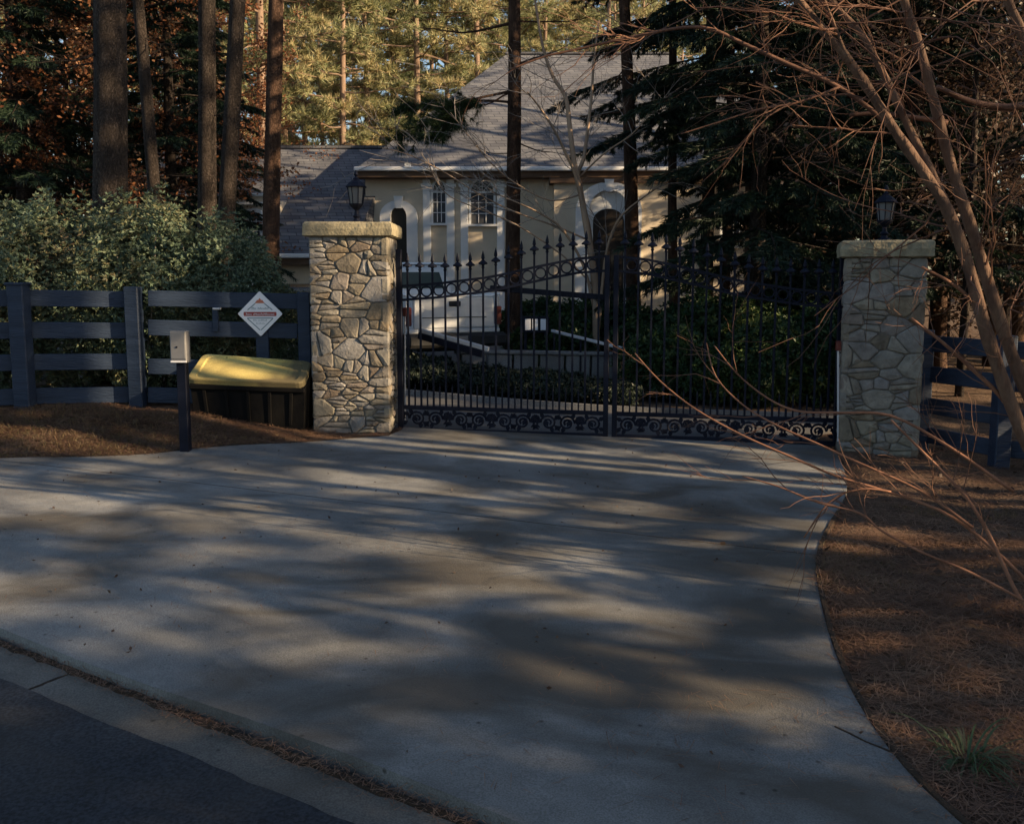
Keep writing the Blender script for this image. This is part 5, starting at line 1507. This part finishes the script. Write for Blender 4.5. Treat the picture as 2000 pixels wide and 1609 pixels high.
def bush(name, label, group, parts, mat, loc, rz=0, sc=(1, 1, 1), cat='shrub'):
    root = thing(name, label, cat, loc, group); ROOT[root.name] = Vector((0, 0, 0))
    root.rotation_euler = (0, 0, rz); root.scale = sc
    obj('stems', parts[0], M['greytwig'], root)
    link('foliage', np_mesh('foliage', parts[1], parts[2]), M[mat], root)
    return root
hA = bush_parts(31, 1.0, .85, 2.4, 6200, .062, .024); hB = bush_parts(32, .95, .85, 2.4, 6200, .062, .024)
gH = 'shrubs of the green hedge behind the board fence'
YH = 10.95
def hx(u): return pt(u, 500, YH).x
def bl_(u, dz=0): return (hx(u), YH, gz(hx(u), YH) + dz)
b1 = bush('hedge_shrub', 'broad green hedge shrub above the thick fence post', gH, hA, 'hedge', bl_(105), .4, (1.0, 1.0, .92))
b2 = bush('hedge_shrub', 'tallest middle shrub of the green hedge, below the thickest trunk', gH, hB, 'hedge', bl_(285), 1.9, (1.0, 1.0, .95))
copy_tree(b2, bl_(-70), .6, (1.05, 1, .95), 'green hedge shrub at the left edge of the picture')
copy_tree(b1, bl_(425), 2.9, (.82, .9, .86), 'green hedge shrub just left of the diamond sign')
copy_tree(b2, bl_(515), 4.1, (.52, .7, .62), 'smallest hedge shrub, tapering down towards the lit pillar')
sA = bush_parts(51, .8, .75, 1.35, 2300, .10, .038, 6); sB = bush_parts(52, .7, .7, 1.0, 2000, .10, .038, 6)
gR = 'green shrubs behind the right gate leaf'
def sl(u, Y): x = pt(u, 650, Y).x; return (x, Y, gz(x, Y))
s1 = bush('garden_shrub', 'leafy green shrub behind the right gate leaf, its top catching the sun', gR, sA, 'shrub', sl(1470, 14.2), 0)
s2 = bush('garden_shrub', 'low dark green shrub behind the meeting bars of the gate', gR, sB, 'shrub', sl(1310, 13.4), 0)
LS_ = 'dark green shrub in the bed behind the right gate leaf'
for i, (u, Y, s_) in enumerate(((1385, 14.6, 1.1), (1400, 12.9, .8), (1500, 12.8, .85), (1560, 13.6, 1.1), (1625, 13.0, 1.0), (1300, 15.4, 1.15), (1540, 15.6, 1.2), (1660, 15, 1.2))):
    copy_tree((s1, s2)[i % 2], sl(u, Y), i * 1.7, s_, LS_, gR)
LD_ = 'low dark evergreen mound in the bed behind the left gate leaf'
gD = 'low dark mounds behind the left gate leaf'
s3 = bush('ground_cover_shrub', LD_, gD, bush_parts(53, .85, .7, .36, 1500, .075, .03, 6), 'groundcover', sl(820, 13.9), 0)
for i, (u, Y, s_) in enumerate(((890, 13.8, 1.0), (960, 13.4, .9), (1040, 13.3, .95), (1110, 12.9, .85), (1180, 12.8, .8), (770, 14.6, 1.1))):
    copy_tree(s3, sl(u, Y), i * 2.1, s_, LD_, gD)
for i, (u, Y, s_, lb) in enumerate(((1080, 16.2, 1.0, 'dark shrub right of the tall reddish trunk, behind the gate'), (1135, 18.5, 1.2, 'dark shrub at the foot of the sunlit crape myrtle'), (1205, 16.9, 1.25, 'dark shrub just left of the slim trunk before the entrance'), (1050, 19.5, 1.2, 'dark shrub against the house wall beside the tall reddish trunk'))):
    copy_tree(s2, sl(u, Y), i * 2.1, s_, lb, 'shrubs in front of the house entrance')

# ------------------------------------------------------------------ crape myrtle behind the gate
g6 = random.Random(66)
cm = thing('crape_myrtle', 'bare multi-stemmed crape myrtle with sunlit stems before the house', 'tree', sl(1160, 16.0))
def px_path(pts, Y0, Y1): return [pt(u, v, Y0 + (Y1 - Y0) * i / (len(pts) - 1)) for i, (u, v) in enumerate(pts)]
tw = MB(); ends = []
inner_stems = [([(1165, 700), (1163, 560), (1150, 470), (1135, 380), (1122, 320), (1113, 250), (1105, 190), (1080, 150), (1060, 90), (1045, 0)], 16.0, 15.8, .07),
               ([(1160, 560), (1150, 450), (1128, 350), (1140, 310), (1148, 250), (1155, 190), (1160, 120), (1170, 40)], 16.0, 16.5, .05),
               ([(1150, 470), (1130, 360), (1105, 300), (1080, 250), (1050, 205), (1030, 180)], 16.0, 15.2, .035),
               ([(1170, 640), (1178, 540), (1190, 470), (1215, 420), (1265, 380), (1310, 350)], 16.0, 15.6, .03),
               ([(1160, 600), (1140, 520), (1100, 450), (1060, 420), (1020, 400), (960, 375)], 16.0, 15.3, .03)]
inner_stems += [([(1150, 470), (1085, 442), (1000, 412), (930, 376), (865, 335), (800, 303), (742, 288)], 16.0, 14.2, .018),
                ([(1135, 380), (1075, 392), (1010, 360), (960, 320), (920, 272), (880, 220)], 16.0, 14.8, .016),
                ([(1160, 560), (1100, 500), (1010, 440), (940, 410), (880, 385), (850, 350), (835, 310)], 16.0, 14.4, .016),
                ([(1128, 350), (1180, 300), (1235, 262), (1275, 215), (1300, 190)], 16.0, 15.2, .018)]
for pts_, Y0, Y1, r_ in inner_stems:
    pth = smooth_line(px_path(pts_, Y0, Y1), 3); n = len(pth)
    obj('stem', MB().tube(pth, [r_ * (1 - .75 * i / n) for i in range(n)], 7), M['crapelight'], cm, smooth=True)
    for k in range(9):
        i = g6.randint(n // 3, n - 2); d = (pth[i + 1] - pth[i]).normalized() + Vector((g6.gauss(0, .8), g6.gauss(0, .6), g6.gauss(.1, .5)))
        bare(tw, pth[i], d, g6.uniform(.5, 1.2), .008, 1, g6, ends, .05, .5, 4)
struct(obj('twigs', tw, M['greytwig'], cm), 'stuff')

# ------------------------------------------------------------------ big bare crape myrtle at the right edge
cb = Vector((3.35, 5.0, gz(3.35, 5.0)))
cr_ = thing('crape_myrtle', 'large bare crape myrtle with smooth leaning stems at the right edge', 'tree', cb)
tw = MB(); ends = []; g7 = random.Random(77)
base_uv = [(2200, 1180), (2110, 1020)]
front = [([(2200, 1180), (2090, 1010), (2000, 850), (1950, 720), (1918, 620), (1888, 510), (1850, 410), (1800, 330), (1752, 262), (1700, 180), (1650, 108), (1605, 55), (1560, 0), (1500, -90), (1440, -200)], 5.0, 4.8, .062, .022),
         ([(2215, 1180), (2120, 1000), (2030, 820), (1975, 690), (1932, 560), (1900, 455), (1872, 370), (1848, 290), (1822, 190), (1795, 90), (1765, 0), (1740, -90), (1700, -240)], 5.1, 5.1, .060, .028),
         ([(1880, 480), (1845, 395), (1805, 310), (1768, 235), (1728, 150), (1680, 65), (1630, 10), (1590, -60), (1540, -180)], 5.0, 5.2, .040, .016),
         ([(2260, 1180), (2200, 900), (2140, 600), (2070, 300), (2005, 90), (1968, 0), (1930, -110), (1890, -250)], 5.2, 5.3, .055, .026),
         ([(1662, 125), (1645, 90), (1628, 45), (1610, 0), (1590, -70)], 4.85, 4.8, .016, .008)]
for pts_, Y0, Y1, ra_, rb_ in front:
    pth = smooth_line(px_path(pts_, Y0, Y1), 4); n = len(pth)
    obj('stem', MB().tube(pth, [(ra_ + (rb_ - ra_) * i / (n - 1)) * .68 * (1 + .06 * math.sin(i * 1.9) + .05 * math.sin(i * .83 + 2)) for i in range(n)], 10), M['crape'], cr_, smooth=True)
    for k in range(13):
        i = g7.randint(n // 3, n - 2); d = Vector((g7.gauss(-.5, .8), g7.gauss(0, .7), g7.gauss(.25, .5)))
        bare(tw, pth[i], d, g7.uniform(.5, 1.3), .0058, 2 if k % 2 == 0 else 1, g7, ends, .02, .5, 6)
low = [([(1000, 135), (1060, 112), (1130, 96), (1230, 74), (1330, 55), (1390, 58), (1450, 85), (1540, 126), (1640, 172), (1740, 250), (1830, 370)], 5.0, 5.0, .004, .013),
       ([(1190, 90), (1230, 82), (1260, 70), (1300, 60)], 5.0, 5.0, .003, .006),
       ([(1240, 690), (1290, 745), (1360, 800), (1450, 850), (1540, 890), (1640, 932), (1760, 968), (1860, 1010), (1960, 1090), (2080, 1210)], 5.3, 4.6, .003, .010),
       ([(1380, 670), (1398, 735), (1450, 790), (1520, 832), (1600, 868), (1680, 905), (1800, 960), (1900, 1030)], 5.4, 4.7, .0025, .008),
       ([(1395, 675), (1440, 730), (1500, 778), (1560, 803), (1640, 806), (1740, 812), (1850, 870), (1980, 960)], 5.5, 4.9, .003, .009),
       ([(1740, 820), (1800, 880), (1850, 930), (1890, 975), (1930, 1040), (1965, 1115), (2000, 1180), (2090, 1290)], 5.0, 4.5, .005, .012),
       ([(1450, 930), (1520, 950), (1600, 982), (1680, 1002), (1720, 1035), (1800, 1078), (1900, 1120), (2050, 1200)], 4.9, 4.5, .003, .008),
       ([(1570, 1050), (1620, 980), (1680, 955), (1740, 960)], 4.8, 4.8, .003, .005),
       ([(1780, 622), (1840, 668), (1900, 722), (1955, 775), (2010, 850)], 5.0, 5.0, .006, .014),
       ([(1800, 522), (1850, 548), (1890, 580), (1930, 640)], 4.9, 5.0, .006, .011),
       ([(1640, 170), (1560, 200), (1480, 215), (1400, 240), (1330, 262)], 4.8, 4.7, .006, .002),
       ([(1660, 225), (1720, 222), (1800, 232), (1850, 240)], 5.1, 5.1, .010, .014),
       ([(2060, 190), (1980, 210), (1900, 200), (1830, 170)], 5.6, 5.4, .026, .012)]
for pts_, Y0, Y1, ra_, rb_ in low:
    pth = smooth_line(px_path(pts_, Y0, Y1), 4); n = len(pth)
    obj('branch', MB().tube(pth, [(ra_ + (rb_ - ra_) * i / (n - 1)) + .0008 for i in range(n)], 6), M['redtwig' if pts_[0][1] > 500 else 'twig'], cr_, smooth=True)
    for k in range(7):
        i = g7.randint(1, n - 3); t_ = (pth[i - 1] - pth[i + 1]).normalized() if rb_ > ra_ else (pth[i + 1] - pth[i - 1]).normalized()
        d = t_ + Vector((g7.gauss(0, .5), g7.gauss(0, .4), g7.gauss(0, .5)))
        bare(tw, pth[i], d, g7.uniform(.15, .5), .0035, 1, g7, ends, .0, .4, 4, 3)
struct(obj('twigs', tw, M['twig'], cr_), 'stuff')

# ------------------------------------------------------------------ strap-leaved plant, lower right
lp0 = gp(1890, 1482)
V_ = []; F_ = []; g8 = random.Random(8)
for k in range(80):
    a = g8.uniform(0, 6.28); L = g8.uniform(.12, .33); w_ = g8.uniform(.003, .0055); r0_ = g8.uniform(0, .10)
    b = lp0 + Vector((math.cos(a) * r0_, math.sin(a) * r0_, 0)); up = g8.uniform(.2, .85); base_i = len(V_); hd_ = Vector((math.cos(a), math.sin(a), 0)); sdv = Vector((-hd_.y, hd_.x, 0))
    for i in range(7):
        t = i / 6; q_ = b + hd_ * L * (t ** 1.2) * (1.1 - .5 * up) + Vector((0, 0, L * (up * t * 1.25 - (.5 + .6 * (1 - up)) * t * t * 1.1)))
        ww = w_ * (1 - t ** 2.5); V_ += [q_ + sdv * ww + Vector((0, 0, ww * .5)), q_ - sdv * ww + Vector((0, 0, ww * .5))]
        if i: F_.append((base_i + 2 * i - 2, base_i + 2 * i - 1, base_i + 2 * i + 1, base_i + 2 * i))
sp = thing('strap_leaf_plant', 'small tuft of green strap leaves in the straw, lower right corner', 'plant', lp0)
obj('leaves', MB().add(V_, F_), M['strap'], sp)

# ------------------------------------------------------------------ ground cover: dry grass, pine straw, litter
def scatter(n, x0, x1, y0, y1, ok):
    out = []
    while len(out) < n:
        x, y = rng.uniform(x0, x1), rng.uniform(y0, y1)
        if ok(x, y): out.append((x, y, gz(x, y) + lump(x, y)))
    return np.array(out)
def verge(x, y): return not paved(x, y) and not (LP.x - .05 < x < LP.x + PW + .05 and y > LP.y - .05) and y < 10.4
Pg = scatter(10000, -9, -1.3, 7.9, 10.2, lambda x, y: verge(x, y) and y < 8.2 + (-x - 1.3) * .45 + rng.normal(0, .25) + .15)
V1, F1 = needles(Pg, np.tile([0, 0, .55], (len(Pg), 1)), 3, .055, .0055, 1.2)
o = link('dry_grass', np_mesh('dry_grass', V1, F1), M['drygrass']); struct(o, 'stuff'); o['label'] = 'short tan winter grass on the verge left of the drive'
def flat_needles(P_, L, w, mat, name, label, lift=.012):
    n = len(P_); a = rng.uniform(0, 6.28, n); d = np.stack([np.cos(a), np.sin(a), rng.normal(0, .12, n)], 1); pr = np.stack([-np.sin(a), np.cos(a), np.zeros(n)], 1)
    l = L * rng.uniform(.5, 1.2, (n, 1)); c = P_ + np.array([0, 0, lift]) + np.stack([np.zeros(n), np.zeros(n), rng.uniform(0, .02, n)], 1)
    v = np.stack([c - d * l / 2 - pr * w, c - d * l / 2 + pr * w, c + d * l / 2 + pr * w * .5], 1).reshape(-1, 3)
    o = link(name, np_mesh(name, v, np.arange(len(v)).reshape(-1, 3)), M[mat]); struct(o, 'stuff'); o['label'] = label; return o
bedR = lambda x, y: not paved(x, y) and not (RP.x - .03 < x < RP.x + PW + .03 and RP.y - .03 < y < RP.y + PW)
P1 = scatter(42000, 1.2, 5.0, 2.2, 6.2, bedR); P2 = scatter(22000, 1.7, 7.5, 6.0, 10.5, bedR); P3 = scatter(42000, -8, -1.2, 8.0, 10.3, verge)
flat_needles(np.vstack([P1, P2]), .15, .0022, 'straw', 'pine_straw', 'red-brown pine straw covering the bed right of the drive')
flat_needles(P3, .15, .003, 'straw', 'pine_straw', 'red-brown pine straw along the foot of the fence and bin')
Pl = scatter(900, 1.3, 7, 2.3, 10.5, bedR)
V1, F1 = leaf_quads(Pl + np.array([0, 0, .018]), rng.normal(size=(900, 3)) * np.array([1, 1, .25]), .055, .035, .06)
o = link('fallen_leaves', np_mesh('fallen_leaves', V1, F1), M['brownleaf']); struct(o, 'stuff'); o['label'] = 'curled brown leaves scattered over the straw bed'
Pg2 = scatter(2600, 1.4, 4.5, 2.4, 7.0, lambda x, y: bedR(x, y) and math.sin(2.1 * x + .7) * math.sin(1.9 * y + .4) > .45)
V1, F1 = needles(Pg2, np.tile([0, 0, .9], (len(Pg2), 1)), 2, .045, .005, 1.0)
o = link('sparse_grass', np_mesh('sparse_grass', V1, F1), M['drygrass']); struct(o, 'stuff'); o['label'] = 'sparse grass blades growing through the straw bed'
# straw and moss caught along the gutter joint
Pk = np.array([(q_.x, q_.y, gz(q_.x, q_.y) - .02) for q_ in (kpt(rng.uniform(-4.5, 5.5), rng.normal(.045, .03)) for _ in range(4200))])
flat_needles(Pk, .05, .002, 'straw', 'gutter_straw', 'thin line of straw caught along the gutter joint', .0)
Pn = scatter(2600, -6, 1.9, 2.6, 9.8, lambda x, y: paved(x, y) and not on_road(x, y) and math.sin(1.3 * x + .5) * math.sin(1.7 * y + 2) + rng.normal(0, .5) > .35)
flat_needles(Pn, .09, .0016, 'straw', 'drive_needles', 'loose pine needles scattered over the concrete drive', .021)
Pd = scatter(320, -5, 1.6, 3.0, 9.6, lambda x, y: paved(x, y) and not on_road(x, y))
V1, F1 = leaf_quads(Pd + np.array([0, 0, .024]), rng.normal(size=(320, 3)) * np.array([1, 1, .1]), .026, .016, .08)
o = link('drive_litter', np_mesh('drive_litter', V1, F1), M['brownleaf']); struct(o, 'stuff'); o['label'] = 'tiny leaf scraps scattered on the concrete drive'

# ------------------------------------------------------------------ tall pines across the street and beyond the right verge; they shade the drive
gX = 'tall pines right of and behind the viewpoint'
LBL_X = 'tall pine standing beyond the right edge of the view'
shade_parts = pine_parts(91, 17, 2.6, 3.0, 44, 4, 3.6, .2, .34, .05, 12)
for i, (x, y, s_, h_) in enumerate(((11, -3.6, .85, .8), (10.5, -1.25, .58, .75), (11.5, .53, .31, .7), (10.2, 2.75, .38, .7), (11.2, 4.03, .30, .75), (12, 6.5, .76, .95), (11, -6.6, .85, .9), (13, 9.4, .8, .9), (8.6, .55, .5, .27), (8.9, 2.3, .45, .27), (9.0, -1.1, .55, .33), (12.6, -1.3, .5, .62))):
    copy_tree(cedA, (x, y, gz(x, y) - .1), i * 1.3, (s_, s_, h_), 'dark cedar standing beyond the right edge of the view', 'cedars right of the viewpoint')
for i, (x, y, s_) in enumerate(((13.2, 21.6, 1.0), (15.6, 19.4, 1.05), (17.2, 23.0, 1.0), (12.6, 17.2, .9))):
    copy_tree(cedA, (x, y, gz(x, y) - .1), i * 1.7, s_, 'dark cedar far right of the house, hidden behind nearer cedars', 'cedars far right of the house')
sh = [(17, -4.6, .95), (18.5, 6.4, 1.0), (24, -9.0, 1.1), (15, -.55, .56), (16.5, 1.2, .5), (14, -2.6, .5)]
sr0 = None
for i, (x, y, s_) in enumerate(sh):
    loc = (x, y, gz(x, y) - .1)
    if sr0 is None: sr0 = tree_thing('roadside_pine', LBL_X, gX, shade_parts, 'bark', 'needledark', loc, 0, s_)
    else: copy_tree(sr0, loc, i * 1.1, s_, LBL_X, gX)

pole_parts = pine_parts(95, 17, 11, 2.2, 16, 3, 3.0, .16, .3, .03, 10)
pr0 = None
LBL_P = 'slender bare-trunked pine beyond the right edge of the view'
for i, (x, y0, s_) in enumerate(((9.2, 7.35, .8), (12.5, 7.62, .9), (10.4, 8.05, .7), (14.5, 8.3, 1.0), (9.8, 8.62, .75), (13.6, 8.95, .95), (16, 7.85, 1.1))):
    y = y0 - .328 * x; loc = (x, y, gz(x, y) - .1)
    if pr0 is None: pr0 = tree_thing('roadside_pine', LBL_P, 'slender pines right of the viewpoint', pole_parts, 'bark', 'needledark', loc, 0, s_)
    else: copy_tree(pr0, loc, i * 1.1, s_)

# leafless trees close to the right verge: trunk and twig shadows across the drive
bparts = under_parts(27, 8.0, 40, .06)
bt0 = None
for i, (x, y, s_) in enumerate(((6.6, .4, 1.0), (7.4, 4.3, 1.1))):
    loc = (x, y, gz(x, y) - .1)
    if bt0 is None: bt0 = tree_thing('bare_tree', 'leafless young tree just beyond the right edge of the view', 'leafless trees on the right verge', bparts, 'bark', 'brownleaf', loc, 0, s_)
    else: copy_tree(bt0, loc, i * 1.6, s_)

# ------------------------------------------------------------------ labels by place for look-alikes that stand in a row
ORD = ['first', 'second', 'third', 'fourth', 'fifth', 'sixth', 'seventh', 'eighth', 'ninth', 'tenth', 'eleventh', 'twelfth', 'thirteenth', 'fourteenth', 'fifteenth', 'sixteenth', 'seventeenth', 'eighteenth', 'nineteenth', 'twentieth', 'twenty-first', 'twenty-second']
for lab in (LBL_F, LBL_S, LBL_UL, LBL_UR, LS_, LD_, 'slim pine trunk in the wood right of the house', 'slim trunk deep in the wood above the hedge'):
    same = [o for o in scene.objects if o.parent is None and o.get('label') == lab]
    same.sort(key=lambda o: o.location.x / max(o.location.y, .1))
    for k, o in enumerate(same): o['label'] = lab + ', ' + ORD[k] + ' from the left'
